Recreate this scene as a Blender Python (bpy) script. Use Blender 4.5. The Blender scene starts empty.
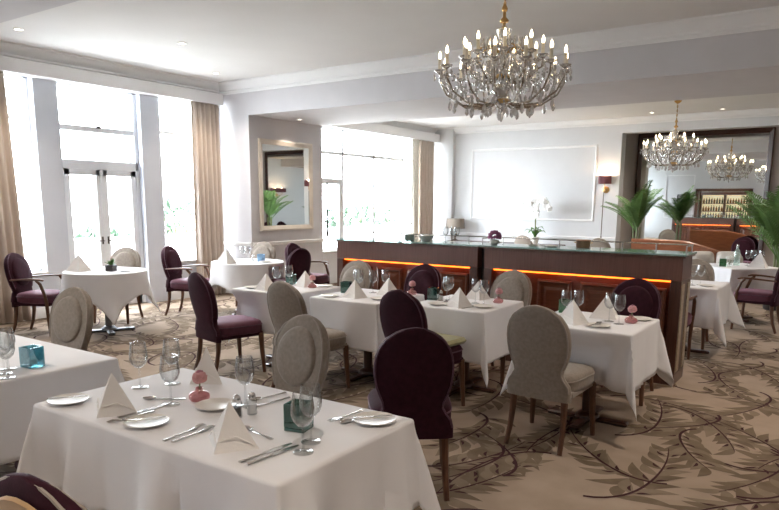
import bpy, math, random
from mathutils import Vector, Matrix
random.seed(7)
PI = math.pi
S = bpy.context.scene
COL = S.collection

# ------------------------------------------------------------------ materials
def _nt(name):
    m = bpy.data.materials.new(name); m.use_nodes = True
    nt = m.node_tree; b = nt.nodes['Principled BSDF']
    return m, nt, b

def mat(name, col, rough=.5, metal=0., col2=None, scale=8., detail=3., bump=0., bscale=None, sheen=0., coat=0.,
        stretch=None, spec=None, emit=None, estr=0., trans=0., sheencol=None, rot=None):
    m, nt, b = _nt(name)
    b.inputs['Base Color'].default_value = (*col, 1)
    b.inputs['Roughness'].default_value = rough
    b.inputs['Metallic'].default_value = metal
    b.inputs['Sheen Weight'].default_value = sheen
    if sheencol: b.inputs['Sheen Tint'].default_value = (*sheencol, 1)
    b.inputs['Coat Weight'].default_value = coat
    if spec is not None: b.inputs['Specular IOR Level'].default_value = spec
    b.inputs['Transmission Weight'].default_value = trans
    if emit:
        b.inputs['Emission Color'].default_value = (*emit, 1); b.inputs['Emission Strength'].default_value = estr
    tc = nt.nodes.new('ShaderNodeTexCoord'); mp = nt.nodes.new('ShaderNodeMapping')
    nt.links.new(tc.outputs['Object'], mp.inputs['Vector'])
    if stretch: mp.inputs['Scale'].default_value = stretch
    if rot: mp.inputs['Rotation'].default_value = rot
    if col2:
        n = nt.nodes.new('ShaderNodeTexNoise'); n.inputs['Scale'].default_value = scale; n.inputs['Detail'].default_value = detail
        nt.links.new(mp.outputs[0], n.inputs['Vector'])
        r = nt.nodes.new('ShaderNodeValToRGB')
        r.color_ramp.elements[0].position = .32; r.color_ramp.elements[0].color = (*col, 1)
        r.color_ramp.elements[1].position = .68; r.color_ramp.elements[1].color = (*col2, 1)
        nt.links.new(n.outputs['Fac'], r.inputs['Fac']); nt.links.new(r.outputs['Color'], b.inputs['Base Color'])
    if bump:
        n2 = nt.nodes.new('ShaderNodeTexNoise'); n2.inputs['Scale'].default_value = bscale or scale * 4; n2.inputs['Detail'].default_value = 4
        nt.links.new(mp.outputs[0], n2.inputs['Vector'])
        bp = nt.nodes.new('ShaderNodeBump'); bp.inputs['Strength'].default_value = bump; bp.inputs['Distance'].default_value = .01
        nt.links.new(n2.outputs['Fac'], bp.inputs['Height']); nt.links.new(bp.outputs['Normal'], b.inputs['Normal'])
    return m

def thin_glass(name, tint=(1, 1, 1), lo=.03, hi=.55, refl=(1, 1, 1), body=None, bodyfac=0., edge=None):
    m = bpy.data.materials.new(name); m.use_nodes = True; nt = m.node_tree; nt.nodes.clear()
    out = nt.nodes.new('ShaderNodeOutputMaterial')
    tr = nt.nodes.new('ShaderNodeBsdfTransparent'); tr.inputs['Color'].default_value = (*tint, 1)
    gl = nt.nodes.new('ShaderNodeBsdfGlossy'); gl.inputs['Color'].default_value = (*refl, 1); gl.inputs['Roughness'].default_value = .03
    lw = nt.nodes.new('ShaderNodeLayerWeight'); lw.inputs['Blend'].default_value = .5
    pw = nt.nodes.new('ShaderNodeMath'); pw.operation = 'POWER'; pw.inputs[1].default_value = 2.5
    mr = nt.nodes.new('ShaderNodeMapRange'); mr.inputs['To Min'].default_value = lo; mr.inputs['To Max'].default_value = hi
    nt.links.new(lw.outputs['Facing'], pw.inputs[0]); nt.links.new(pw.outputs[0], mr.inputs['Value'])
    mx = nt.nodes.new('ShaderNodeMixShader'); nt.links.new(mr.outputs[0], mx.inputs['Fac'])
    if edge is not None:
        ec = nt.nodes.new('ShaderNodeMix'); ec.data_type = 'RGBA'; ec.inputs[6].default_value = (*tint, 1); ec.inputs[7].default_value = (*edge, 1)
        pe = nt.nodes.new('ShaderNodeMath'); pe.operation = 'POWER'; pe.inputs[1].default_value = 1.6
        nt.links.new(lw.outputs['Facing'], pe.inputs[0]); nt.links.new(pe.outputs[0], ec.inputs[0]); nt.links.new(ec.outputs[2], tr.inputs['Color'])
    first = tr
    if body:
        di = nt.nodes.new('ShaderNodeBsdfDiffuse'); di.inputs['Color'].default_value = (*body, 1)
        m2 = nt.nodes.new('ShaderNodeMixShader'); m2.inputs['Fac'].default_value = bodyfac
        nt.links.new(tr.outputs[0], m2.inputs[1]); nt.links.new(di.outputs[0], m2.inputs[2]); first = m2
    nt.links.new(first.outputs[0], mx.inputs[1]); nt.links.new(gl.outputs[0], mx.inputs[2])
    nt.links.new(mx.outputs[0], out.inputs['Surface'])
    return m

M = {}
M['wall'] = mat('wall paint grey', (.60, .585, .60), .75, col2=(.63, .615, .63), scale=3, bump=.03, bscale=90)
M['wall_white'] = mat('wall paint white', (.67, .675, .685), .7, col2=(.695, .70, .71), scale=3, bump=.03, bscale=90)
M['recess'] = mat('wall paint taupe', (.46, .42, .395), .75, col2=(.49, .45, .425), scale=3)
M['ceiling'] = mat('ceiling paint', (.78, .77, .755), .85, col2=(.80, .79, .775), scale=2)
M['trim'] = mat('white trim paint', (.84, .84, .84), .45, col2=(.86, .86, .86), scale=4)
M['pier'] = mat('window pier paint', (.62, .65, .72), .6, col2=(.65, .68, .74), scale=3)
M['winframe'] = mat('white window frame', (.80, .82, .85), .4, col2=(.83, .85, .87), scale=5)
M['wall_lowbounce'] = mat('low bounce wall tone', (.30, .27, .25), .6, col2=(.33, .30, .28), scale=3)  # for the unseen right wall, darkened to cut bounce light on the floor
M['bronze'] = mat('dark bronze', (.035, .03, .03), .4, .6, col2=(.05, .04, .035))
M['pane'] = thin_glass('window glass', (.98, 1, 1), .02, .3)
M['curtain'] = mat('beige curtain', (.55, .46, .385), .7, col2=(.61, .52, .445), scale=14, stretch=(3, 3, .4), sheen=.3)
M['curtain_lining'] = mat('cream curtain lining', (.78, .74, .66), .8, col2=(.82, .78, .70), scale=10)
M['beige'] = mat('beige velvet', (.225, .185, .15), .75, col2=(.285, .242, .20), scale=45, detail=6, bump=.12, bscale=160, sheen=.3, sheencol=(1, .95, .9))
M['beige_welt'] = mat('beige welt', (.30, .255, .215), .7, col2=(.34, .29, .25), scale=40, sheen=.3)
M['gold'] = mat('golden tan velvet', (.44, .27, .12), .6, col2=(.52, .33, .16), scale=20, sheen=.4)
M['purple'] = mat('purple velvet', (.024, .0045, .0095), .75, col2=(.035, .007, .0145), scale=30, detail=5, bump=.1, bscale=150, sheen=.06, sheencol=(.75, .3, .45), spec=.15)
M['purple_lit_seat'] = mat('purple velvet with painted light', (.072, .013, .029), .7, col2=(.095, .02, .042), scale=20, detail=5, sheen=.28, sheencol=(.9, .5, .65))  # light on the seats put into the colour: a lighter, pinker purple
M['purple_welt'] = mat('purple welt', (.05, .016, .03), .6, col2=(.065, .022, .04), scale=30, sheen=.3, sheencol=(.9, .5, .7))
M['olive'] = mat('olive green seat fabric', (.23, .20, .07), .75, col2=(.30, .265, .10), scale=25, sheen=.4)
M['legwood'] = mat('walnut leg wood', (.085, .035, .018), .35, col2=(.13, .058, .03), scale=9, stretch=(8, 8, 1), spec=.35)
M['darkwood'] = mat('dark mahogany', (.058, .021, .013), .3, col2=(.088, .034, .021), scale=7, stretch=(10, 10, .8), coat=.25)
M['panelwood'] = mat('brown veneer', (.125, .052, .037), .38, col2=(.165, .072, .052), scale=6, stretch=(14, 14, .5), coat=.2)
M['redwood'] = mat('red mahogany panel', (.12, .034, .015), .28, col2=(.17, .052, .024), scale=6, stretch=(1, 10, 10), coat=.35)
M['boothwood'] = mat('orange brown wood', (.26, .085, .035), .35, col2=(.34, .12, .05), scale=6, stretch=(1, 8, 8), coat=.3)
M['mirrorframe'] = mat('dark mirror frame wood', (.045, .018, .013), .35, col2=(.065, .026, .018), scale=9)
M['creamframe'] = mat('cream painted frame', (.66, .60, .52), .45, col2=(.72, .66, .58), scale=9)
M['mirror'] = mat('mirror silvering', (.88, .91, .90), .015, 1.)
M['linen'] = mat('white linen', (.80, .79, .80), .8, col2=(.83, .82, .83), scale=5, bump=.12, bscale=240, sheen=.15)
M['napkin'] = mat('folded white linen', (.80, .77, .74), .8, col2=(.84, .81, .78), scale=8, bump=.15, bscale=200)
M['china'] = mat('white china', (.74, .71, .66), .3, col2=(.77, .74, .69), scale=4, spec=.4)
M['silver'] = mat('polished cutlery steel', (.62, .60, .58), .2, 1., col2=(.68, .66, .64), scale=20)
M['brass'] = mat('aged brass', (.42, .25, .09), .32, .9, col2=(.5, .32, .13), scale=15)
M['darkbrass'] = mat('dark antique metal', (.10, .075, .055), .4, .7, col2=(.15, .11, .08), scale=15)
M['goldstrip'] = mat('gold mosaic strip', (.42, .32, .2), .3, .5, col2=(.6, .52, .40), scale=40)
M['copper'] = mat('copper metal', (.36, .19, .12), .3, .8, col2=(.45, .26, .17), scale=12)
M['castmetal'] = mat('grey cast metal', (.16, .17, .18), .4, .6, col2=(.2, .21, .22))
M['glass'] = thin_glass('clear wine glass', (.965, .97, .97), .045, .7, edge=(.58, .59, .59))
M['armglass'] = thin_glass('smoky glass arm', (.75, .68, .58), .2, .85, body=(.38, .30, .21), bodyfac=.5)
M['crystal'] = thin_glass('cut crystal', (.90, .90, .90), .32, .95, body=(.88, .86, .83), bodyfac=.40, edge=(.62, .60, .57))
M['counterglass'] = thin_glass('counter glass', (.70, .85, .82), .10, .7, body=(.35, .55, .52), bodyfac=.35)
M['teal'] = thin_glass('teal green glass', (.18, .48, .42), .10, .6, body=(.02, .13, .115), bodyfac=.35)
M['turq'] = thin_glass('turquoise glass', (.45, .78, .85), .10, .6, body=(.12, .42, .52), bodyfac=.4)
M['blueglass'] = thin_glass('pale blue glass', (.6, .78, .92), .10, .6, body=(.3, .5, .68), bodyfac=.5)
M['greenglass'] = thin_glass('green glass', (.25, .6, .38), .10, .6, body=(.08, .32, .17), bodyfac=.35)
M['pinkglass'] = thin_glass('pink glass', (.86, .55, .55), .12, .6, body=(.68, .28, .29), bodyfac=.4)
M['wax'] = mat('white wax', (.82, .8, .72), .5, col2=(.85, .83, .76))
M['rose'] = mat('dusty pink petals', (.52, .24, .25), .6, col2=(.64, .35, .35), scale=40)
M['mauve'] = mat('mauve petals', (.27, .08, .14), .6, col2=(.40, .16, .22), scale=40)
M['hydrangea'] = mat('purple petals', (.20, .05, .13), .6, col2=(.32, .10, .20), scale=50)
M['whitepetal'] = mat('white petals', (.88, .87, .85), .5, col2=(.9, .89, .86), scale=20)
M['leaf'] = mat('palm leaf', (.075, .17, .045), .4, col2=(.17, .30, .09), scale=5)
M['leaf2'] = mat('plant leaf', (.06, .16, .035), .4, col2=(.11, .25, .06), scale=9)
M['stem'] = mat('plant stem', (.12, .15, .05), .5, col2=(.16, .18, .07))
M['pot'] = mat('dark plant pot', (.03, .025, .024), .4, col2=(.05, .04, .038))
M['potbrown'] = mat('brown plant pot', (.16, .07, .04), .4, col2=(.2, .1, .055))
M['burgundy'] = mat('burgundy lamp shade', (.11, .028, .036), .75, col2=(.14, .04, .048), scale=60)
M['beigeshade'] = mat('beige lamp shade', (.24, .20, .165), .8, col2=(.28, .235, .195), scale=60)
M['candle'] = mat('ivory candle sleeve', (.74, .68, .55), .5, col2=(.78, .72, .6))
M['bulb'] = mat('glowing bulb', (1, .9, .7), .3, emit=(1, .80, .52), estr=11)
M['led'] = mat('orange light strip', (1, .5, .15), .4, emit=(1, .15, .01), estr=3.4)
M['lampglow'] = mat('downlight lens', (1, .95, .85), .3, emit=(1, .9, .75), estr=9)
M['backbarglow'] = mat('lit shelf back', (1, .9, .7), .4, emit=(1, .82, .50), estr=.45)
M['pepper'] = mat('black pepper', (.03, .026, .024), .7, col2=(.08, .07, .065), scale=120)
M['salt'] = mat('white salt', (.8, .8, .8), .7, col2=(.85, .85, .85))
M['cushion'] = mat('grey white cushion', (.56, .52, .48), .8, col2=(.64, .60, .56), scale=10)
M['bottle_dark'] = mat('dark bottle glass', (.03, .05, .03), .1, col2=(.06, .08, .04), coat=.5)
M['bottle_amber'] = mat('amber bottle glass', (.25, .10, .02), .1, col2=(.32, .14, .03), coat=.5)
M['bottle_clear'] = thin_glass('clear bottle glass', (.85, .95, .92), .1, .7, body=(.6, .75, .7), bodyfac=.25)
M['paving'] = mat('pale stone terrace', (.55, .54, .5), .8, col2=(.62, .6, .57), scale=2)
M['parapet'] = mat('white garden wall', (.75, .75, .74), .8, col2=(.79, .79, .78))
M['hedge'] = mat('garden leaves', (.045, .08, .05), .6, col2=(.07, .115, .07), scale=3)
M['photo'] = mat('monochrome picture', (.12, .12, .12), .5, col2=(.62, .62, .62), scale=7)
M['black'] = mat('black metal', (.02, .02, .02), .45, col2=(.03, .03, .03))
M['carpet'] = mat('carpet ground', (.315, .243, .185), .95, col2=(.365, .285, .22), scale=5, bump=.3, bscale=260, spec=.1)
M['carpet_leaf'] = mat('carpet olive leaf', (.145, .107, .072), .95, col2=(.185, .14, .097), scale=9, bump=.3, bscale=260, spec=.1)
M['carpet_leaf2'] = mat('carpet pale leaf', (.20, .152, .108), .95, col2=(.235, .182, .132), scale=9, bump=.3, bscale=260, spec=.1)
M['carpet_stem'] = mat('carpet aubergine stem', (.045, .018, .021), .95, col2=(.065, .028, .03), scale=9, bump=.3, bscale=260, spec=.1)

# ------------------------------------------------------------------ mesh builder
class MB:
    def __init__(s): s.v = []; s.f = []; s.mi = []; s.cur = 0
    def add(s, vs, fs, mx=None):
        b = len(s.v)
        if mx is not None: vs = [mx @ Vector(p) for p in vs]
        s.v += [tuple(p) for p in vs]
        s.f += [tuple(b + i for i in f) for f in fs]; s.mi += [s.cur] * len(fs); return s
    def box(s, lo, hi, mx=None, bev=0.):
        (x0, y0, z0), (x1, y1, z1) = lo, hi
        if bev <= 0:
            vs = [(x0,y0,z0),(x1,y0,z0),(x1,y1,z0),(x0,y1,z0),(x0,y0,z1),(x1,y0,z1),(x1,y1,z1),(x0,y1,z1)]
            return s.add(vs, [(3,2,1,0),(4,5,6,7),(0,1,5,4),(1,2,6,5),(2,3,7,6),(3,0,4,7)], mx)
        b = min(bev, (x1-x0)/2.01, (y1-y0)/2.01, (z1-z0)/2.01); vs = []; idx = {}
        cs = [(x0,x1),(y0,y1),(z0,z1)]
        for ix in (0,1):
            for iy in (0,1):
                for iz in (0,1):
                    c = [cs[0][ix], cs[1][iy], cs[2][iz]]; d = [1-2*ix, 1-2*iy, 1-2*iz]
                    for ax in range(3):
                        p = [c[k] + (0 if k == ax else d[k]*b) for k in range(3)]
                        idx[(ix,iy,iz,ax)] = len(vs); vs.append(tuple(p))
        fs = []
        def q(*k): fs.append([idx[t] for t in k])
        for a in (0,1):
            o = [(0,0),(1,0),(1,1),(0,1)]
            q(*[(a,i,j,0) for i,j in o]); q(*[(i,a,j,1) for i,j in o]); q(*[(i,j,a,2) for i,j in o])
        for i in (0,1):
            for j in (0,1):
                q((i,j,0,0),(i,j,1,0),(i,j,1,1),(i,j,0,1))
                q((i,0,j,0),(i,1,j,0),(i,1,j,2),(i,0,j,2))
                q((0,i,j,1),(1,i,j,1),(1,i,j,2),(0,i,j,2))
        for i in (0,1):
            for j in (0,1):
                for k in (0,1): q((i,j,k,0),(i,j,k,1),(i,j,k,2))
        return s.add(vs, fs, mx)
    def rings(s, rings, cap0=True, cap1=True, mx=None, closed=True):
        n = len(rings[0]); vs = [p for r in rings for p in r]; fs = []
        for i in range(len(rings)-1):
            for j in range(n if closed else n-1):
                k = (j+1) % n
                fs.append((i*n+j, i*n+k, (i+1)*n+k, (i+1)*n+j))
        if cap0: fs.append(tuple(range(n-1, -1, -1)))
        if cap1: fs.append(tuple((len(rings)-1)*n+j for j in range(n)))
        return s.add(vs, fs, mx)
    def lathe(s, prof, n=20, mx=None, c=(0,0,0), cap0=True, cap1=True):
        rs = [[(c[0]+r*math.cos(2*PI*j/n), c[1]+r*math.sin(2*PI*j/n), c[2]+z) for j in range(n)] for r, z in prof]
        return s.rings(rs, cap0, cap1, mx)
    def tube(s, pts, r, n=8, mx=None, closed=False, cap=True, flat=1.):
        pts = [Vector(p) for p in pts]; m = len(pts)
        rr = r if isinstance(r, (list, tuple)) else [r]*m
        rs = []; prev = None
        for i in range(m):
            if closed: t = pts[(i+1) % m] - pts[i-1]
            else: t = pts[min(i+1, m-1)] - pts[max(i-1, 0)]
            if t.length < 1e-9: t = Vector((0,0,1))
            t.normalize()
            if prev is None:
                a = Vector((0,0,1)) if abs(t.z) < .9 else Vector((1,0,0))
                u = t.cross(a).normalized()
            else:
                u = prev - t * prev.dot(t); u = u.normalized() if u.length > 1e-6 else t.orthogonal().normalized()
            prev = u; w = t.cross(u)
            rs.append([pts[i] + (u*math.cos(2*PI*j/n) + w*math.sin(2*PI*j/n)*flat)*rr[i] for j in range(n)])
        if closed: rs.append(rs[0]); cap = False
        return s.rings(rs, cap, cap, mx)
    def sphere(s, c, r, n=10, m=6, mx=None):
        rx, ry, rz = r if isinstance(r, (tuple, list)) else (r, r, r)
        rs = []
        for i in range(1, m):
            a = PI*i/m
            rs.append([(c[0]+rx*math.sin(a)*math.cos(2*PI*j/n), c[1]+ry*math.sin(a)*math.sin(2*PI*j/n), c[2]-rz*math.cos(a)) for j in range(n)])
        return s.rings(rs, True, True, mx)
    def weld(s, tol=1e-5):
        key = {}; mp = []; nv = []
        for p in s.v:
            k = tuple(round(q/tol) for q in p)
            if k not in key: key[k] = len(nv); nv.append(p)
            mp.append(key[k])
        fs = []; mi = []
        for f, m in zip(s.f, s.mi):
            g = []
            for i in f:
                if mp[i] not in g: g.append(mp[i])
            if len(g) > 2: fs.append(tuple(g)); mi.append(m)
        s.v, s.f, s.mi = nv, fs, mi; return s
    def build(s, name, mats, parent=None, smooth=True, ang=38, loc=None):
        me = bpy.data.meshes.new(name); me.from_pydata(s.v, [], s.f); me.update()
        for m in (mats if isinstance(mats, (list, tuple)) else [mats]): me.materials.append(m)
        if any(s.mi): me.polygons.foreach_set('material_index', s.mi)
        if smooth:
            me.polygons.foreach_set('use_smooth', [True]*len(me.polygons)); me.set_sharp_from_angle(angle=math.radians(ang))
        o = bpy.data.objects.new(name, me); COL.objects.link(o)
        if parent: o.parent = parent
        if loc: o.location = loc
        return o

def tag(o, label, cat, group=None, kind=None):
    o['label'] = label; o['category'] = cat
    if group: o['group'] = group
    if kind: o['kind'] = kind
    return o
def struct(o): o['kind'] = 'structure'; return o
def root(name, loc=(0,0,0), rz=0):
    o = bpy.data.objects.new(name, None); o.empty_display_size = .1; COL.objects.link(o); o.location = loc; o.rotation_euler = (0,0,rz); return o
def copy_tree(o, parent=None):
    c = o.copy(); COL.objects.link(c)
    if parent: c.parent = parent
    for ch in KIDS(o): copy_tree(ch, c)
    return c
def KIDS(o): return sorted((c for c in bpy.data.objects if c.parent == o), key=lambda q: q.name)
class Kind:
    """one prototype; every later spawn is a copy of the thing and of each of its parts"""
    def __init__(s, fn): s.fn = fn; s.first = None
    def __call__(s, loc, rz, label, cat, group=None, scale=None):
        if s.first is None: o = s.first = s.fn()
        else:
            o = copy_tree(s.first)
            for k in ('label', 'category', 'group'):
                if k in o: del o[k]
        o.location = loc; o.rotation_euler = (0, 0, rz)
        if scale: o.scale = (scale,)*3 if not isinstance(scale, tuple) else scale
        return tag(o, label, cat, group)
def face(dx, dy): return math.atan2(dy, dx) - PI/2      # rotation that turns local +y to (dx, dy)

# ------------------------------------------------------------------ room shell
ZC, ZC2, XL, YB, YR = 3.5, 3.28, -8.95, 14.1, -3.0
XR = 3.0
# floor and its woven carpet pattern (one mesh)
def carpet():
    b = MB(); b.box((-9.4, YR-.3, -.1), (XR+.3, 15.6, 0))
    rnd = random.Random(3)
    def leaf(p, a, L, w, z, mi):
        b.cur = mi; d = Vector((math.cos(a), math.sin(a))); nrm = Vector((-d.y, d.x)); k = 7
        up, dn = [], []
        for i in range(k+1):
            t = i/k; q = p + d*(L*t) + nrm*(.12*L*math.sin(PI*t)); hw = w*math.sin(PI*t**.8)*.5
            up.append((q.x+nrm.x*hw, q.y+nrm.y*hw, z)); dn.append((q.x-nrm.x*hw, q.y-nrm.y*hw, z))
        vs = up+dn; b.add(vs, [(i, k+1+i, k+2+i, i+1) for i in range(k)])
    def ribbon(pts, ws, z, mi):
        b.cur = mi; vs = []
        for i, p in enumerate(pts):
            t = (pts[min(i+1, len(pts)-1)] - pts[max(i-1, 0)]).normalized(); nrm = Vector((-t.y, t.x))
            vs += [(p.x+nrm.x*ws[i], p.y+nrm.y*ws[i], z), (p.x-nrm.x*ws[i], p.y-nrm.y*ws[i], z)]
        b.add(vs, [(2*i, 2*i+1, 2*i+3, 2*i+2) for i in range(len(pts)-1)])
    step = .52; ny = int((14 - .2)/step); nx = int((XR+9)/step); n = 0
    for iy in range(ny+1):
        for ix in range(nx+1):
            x = -8.9 + (ix + .5*(iy % 2))*step + rnd.uniform(-.13, .13); y = .3 + iy*step + rnd.uniform(-.13, .13)
            n += 1
            base = [.35, 2.75, -.5, 3.5, .9, -.2][(ix*2+iy*3) % 6] + rnd.uniform(-.4, .4)
            turn = rnd.choice((1, -1)); L = rnd.uniform(.85, 1.2); a = base; p = Vector((x, y)); pts = [p.copy()]; angs = [a]
            k = 20
            for i in range(k):
                t = i/k
                a += turn*(2.6*max(0, 1-t*2.2)**1.3 + .34)/k*1.9
                p = p + Vector((math.cos(a), math.sin(a)))*(L/k); pts.append(p.copy()); angs.append(a)
            lv = (ix*3+iy*5) % 13; zl = .0003 + .00012*lv; li = 0
            for i in range(3, k, 2):
                t = i/k
                for sgn in (1, -1):
                    la = angs[i] + sgn*rnd.uniform(.5, .8)
                    leaf(pts[i], la, .33*(1-.4*t)*rnd.uniform(.7, 1.15), .088*(1-.25*t), zl + .000006*li, 1 if (n+i) % 3 else 2); li += 1
                    if (i+n) % 4 == 1: leaf(pts[i]+Vector((math.cos(angs[i]+sgn*.7), math.sin(angs[i]+sgn*.7)))*.03, angs[i]+sgn*.7, .085, .02, .0020 + .00002*lv + .000001*li, 3)
            ribbon(pts, [.0085*(1-i/k)**.8 + .0024 for i in range(k+1)], .0023 + .00002*lv, 3)
    o = b.build('floor', [M['carpet'], M['carpet_leaf'], M['carpet_leaf2'], M['carpet_stem']], smooth=False)
    return struct(o)
carpet()

c = MB(); c.box((-9.4, YR-.3, ZC), (XR+.3, 8.0, ZC+.2)); struct(c.build('ceiling', M['ceiling'], smooth=False))
c = MB(); c.box((-9.4, 9.9, ZC2), (XR+.3, 15.7, ZC2+.42)); struct(c.build('ceiling_far', M['ceiling'], smooth=False))
# the beam between the two ceilings, and the nearer beam
c = MB(); c.box((-9.3, 8.0, 2.97), (XR+.3, 9.9, ZC+.2)); struct(c.build('beam', M['wall'], smooth=False))
c = MB(); c.box((-9.3, 2.6, 3.25), (XR+.3, 3.47, ZC+.05)); struct(c.build('beam_near', M['wall'], smooth=False))

def wall_with_holes(b, axis, p0, p1, a0, a1, z0, z1, holes):
    """boxes of a wall of thickness p0..p1 along `axis`; holes = (a0, a1, z0, z1)"""
    def bx(u0, u1, w0, w1):
        if u1-u0 < 1e-4 or w1-w0 < 1e-4: return
        if axis == 'y': b.box((p0, u0, w0), (p1, u1, w1))
        else: b.box((u0, p0, w0), (u1, p1, w1))
    u = a0
    for h0, h1, w0, w1 in sorted(holes):
        bx(u, h0, z0, z1); bx(h0, h1, z0, w0); bx(h0, h1, w1, z1); u = h1
    bx(u, a1, z0, z1)
HOLES = [(-2.75, -1.85, .6, 3.2),  (3.6, 4.85, .6, 3.2), (5.18, 6.45, 0.0, 3.2), (6.79, 7.96, .6, 3.2)]  # first opening is added behind the camera to brighten the rear
b = MB(); wall_with_holes(b, 'y', -9.3, -8.98, YR-.3, 8.0, 0, ZC+.1, HOLES); struct(b.build('wall_left', M['pier'], smooth=False))
b = MB(); b.box((-9.3, 8.0, 0), (-8.3, 9.84, 2.98)); struct(b.build('wall_mirror_side', M['wall'], smooth=False))
H3 = [(9.86, 13.9, .62, 3.02)]
b = MB(); wall_with_holes(b, 'y', -8.65, -8.36, 9.84, 14.4, 0, ZC2+.1, H3); struct(b.build('wall_left_far', M['wall_white'], smooth=False))
b = MB(); b.box((-8.6, YB, 0), (-4.02, YB+.25, ZC2+.1)); b.box((-8.36, YB-.12, 0), (-7.84, YB, ZC2)); b.box((-4.3, YB+.25, 0), (-4.02, 15.3, ZC2+.1)); b.box((-4.02, YB, 2.995), (XR+.2, YB+.3, ZC2+.1))
struct(b.build('wall_back', M['wall_white'], smooth=False))
b = MB(); b.box((-4.3, 15.3, 0), (XR+.3, 15.6, ZC2+.1)); b.box((-4.019, 14.4, 0), (-4.012, 15.3, 3.2)); struct(b.build('wall_back_recess', M['recess'], smooth=False))
b = MB(); b.box((XR, YR-.3, 0), (XR+.3, 8.0, ZC+.1)); struct(b.build('wall_right', M['wall_lowbounce'], smooth=False))
b = MB(); b.box((XR, 8.0, 0), (XR+.3, 15.6, ZC+.1)); struct(b.build('wall_right_far', M['wall_white'], smooth=False))
b = MB(); b.box((-6.2, YR-1.0, -.1), (-3.6, YR-.85, 2.6)); b.box((-6.2, YR-.9, 2.16), (-3.6, YR-.25, 2.6)); b.box((-6.2, YR-.9, -.1), (-5.97, YR-.25, 2.6)); b.box((-3.88, YR-.9, -.1), (-3.6, YR-.25, 2.6)); b.box((-6.2, YR-.9, -.1), (-3.6, YR-.25, 0)); struct(b.build('wall_rear_niche', M['recess'], smooth=False))
b = MB(); wall_with_holes(b, 'x', YR-.3, YR, -9.3, XR+.3, 0, ZC+.1, [(-5.95, -3.9, 0, 2.15)]); struct(b.build('wall_rear', M['wall_white'], smooth=False))

def sweep_profile(name, prof, p0, p1, m, out, flip=1):
    """straight moulding: prof = (outward, z) pairs swept from p0 to p1; out = outward direction in xy"""
    b = MB(); r = []
    for p in (p0, p1): r.append([(p[0]+out[0]*a, p[1]+out[1]*a, z) for a, z in prof])
    b.rings(r); return struct(b.build(name, m, ang=25))
CORN = lambda z, s=1.: [(-.01, z), (.17*s, z), (.17*s, z-.02*s), (.145*s, z-.03*s), (.12*s, z-.055*s), (.075*s, z-.10*s), (.05*s, z-.115*s), (.05*s, z-.14*s), (.03*s, z-.15*s), (.02*s, z-.175*s), (-.01, z-.175*s)]
sweep_profile('trim_1', CORN(ZC), (XL-.02, YR, 0), (XL-.02, 8.0, 0), M['trim'], (1, 0))
sweep_profile('trim_2', CORN(ZC), (-9.0, 8.0, 0), (XR, 8.0, 0), M['trim'], (0, -1))
sweep_profile('trim_3', CORN(ZC2, .72), (-8.36, YB-.002, 0), (XR, YB-.002, 0), M['trim'], (0, -1))
sweep_profile('trim_4', CORN(ZC2, .72), (-8.36, 9.9, 0), (-8.36, YB, 0), M['trim'], (1, 0))
# pelmets
b = MB(); b.box((-8.985, YR+.1, 3.15), (-8.80, 7.93, 3.325), bev=.008); struct(b.build('trim_5', M['trim']))
b = MB(); b.box((-8.36, 9.95, 2.97), (-8.18, 13.96, 3.15), bev=.008); struct(b.build('trim_6', M['trim']))
# dado rails
DADO = [(-.005, .90), (.02, .90), (.03, .885), (.022, .87), (.022, .85), (.012, .835), (-.005, .835)]
sweep_profile('trim_7', DADO, (-8.3, 8.0, 0), (-8.3, 9.84, 0), M['trim'], (1, 0))
sweep_profile('trim_8', DADO, (-7.84, YB, 0), (-4.02, YB, 0), M['trim'], (0, -1))
sweep_profile('trim_9', DADO, (-9.0, 8.0, 0), (-8.3, 8.0, 0), M['trim'], (0, -1))
SK = [(-.005, 0), (.022, 0), (.022, .12), (.012, .145), (-.005, .15)]
sweep_profile('baseboard_left', SK, (-8.98, 6.79, 0), (-8.98, 8.0, 0), M['trim'], (1, 0))
sweep_profile('baseboard_left_near', SK, (-8.98, YR, 0), (-8.98, 5.18, 0), M['trim'], (1, 0))
sweep_profile('baseboard_mirror', SK, (-8.3, 8.0, 0), (-8.3, 9.84, 0), M['trim'], (1, 0))
sweep_profile('baseboard_corner', SK, (-8.98, 8.0, 0), (-8.3, 8.0, 0), M['trim'], (0, -1))
sweep_profile('baseboard_back', SK, (-7.84, YB, 0), (-4.02, YB, 0), M['trim'], (0, -1))
sweep_profile('baseboard_right', SK, (XR, YR, 0), (XR, 15.3, 0), M['trim'], (-1, 0))
# wall panel moulding on the back wall
def panel_frame(name, x0, x1, z0, z1, y, w=.05):
    b = MB(); pr = [(0, 0), (.006, .016), (.02, .022), (.034, .016), (w, .005), (w, 0)]
    cs = [(x0, z0, 1, 1), (x1, z0, -1, 1), (x1, z1, -1, -1), (x0, z1, 1, -1)]
    rs = [[(cx+sx*d, y-h, cz+sz*d) for d, h in pr] for cx, cz, sx, sz in cs]; rs.append(rs[0])
    b.rings(rs, False, False); return struct(b.build(name, M['trim'], ang=20))
panel_frame('trim_10', -7.40, -4.50, 1.21, 2.79, YB)
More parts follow.
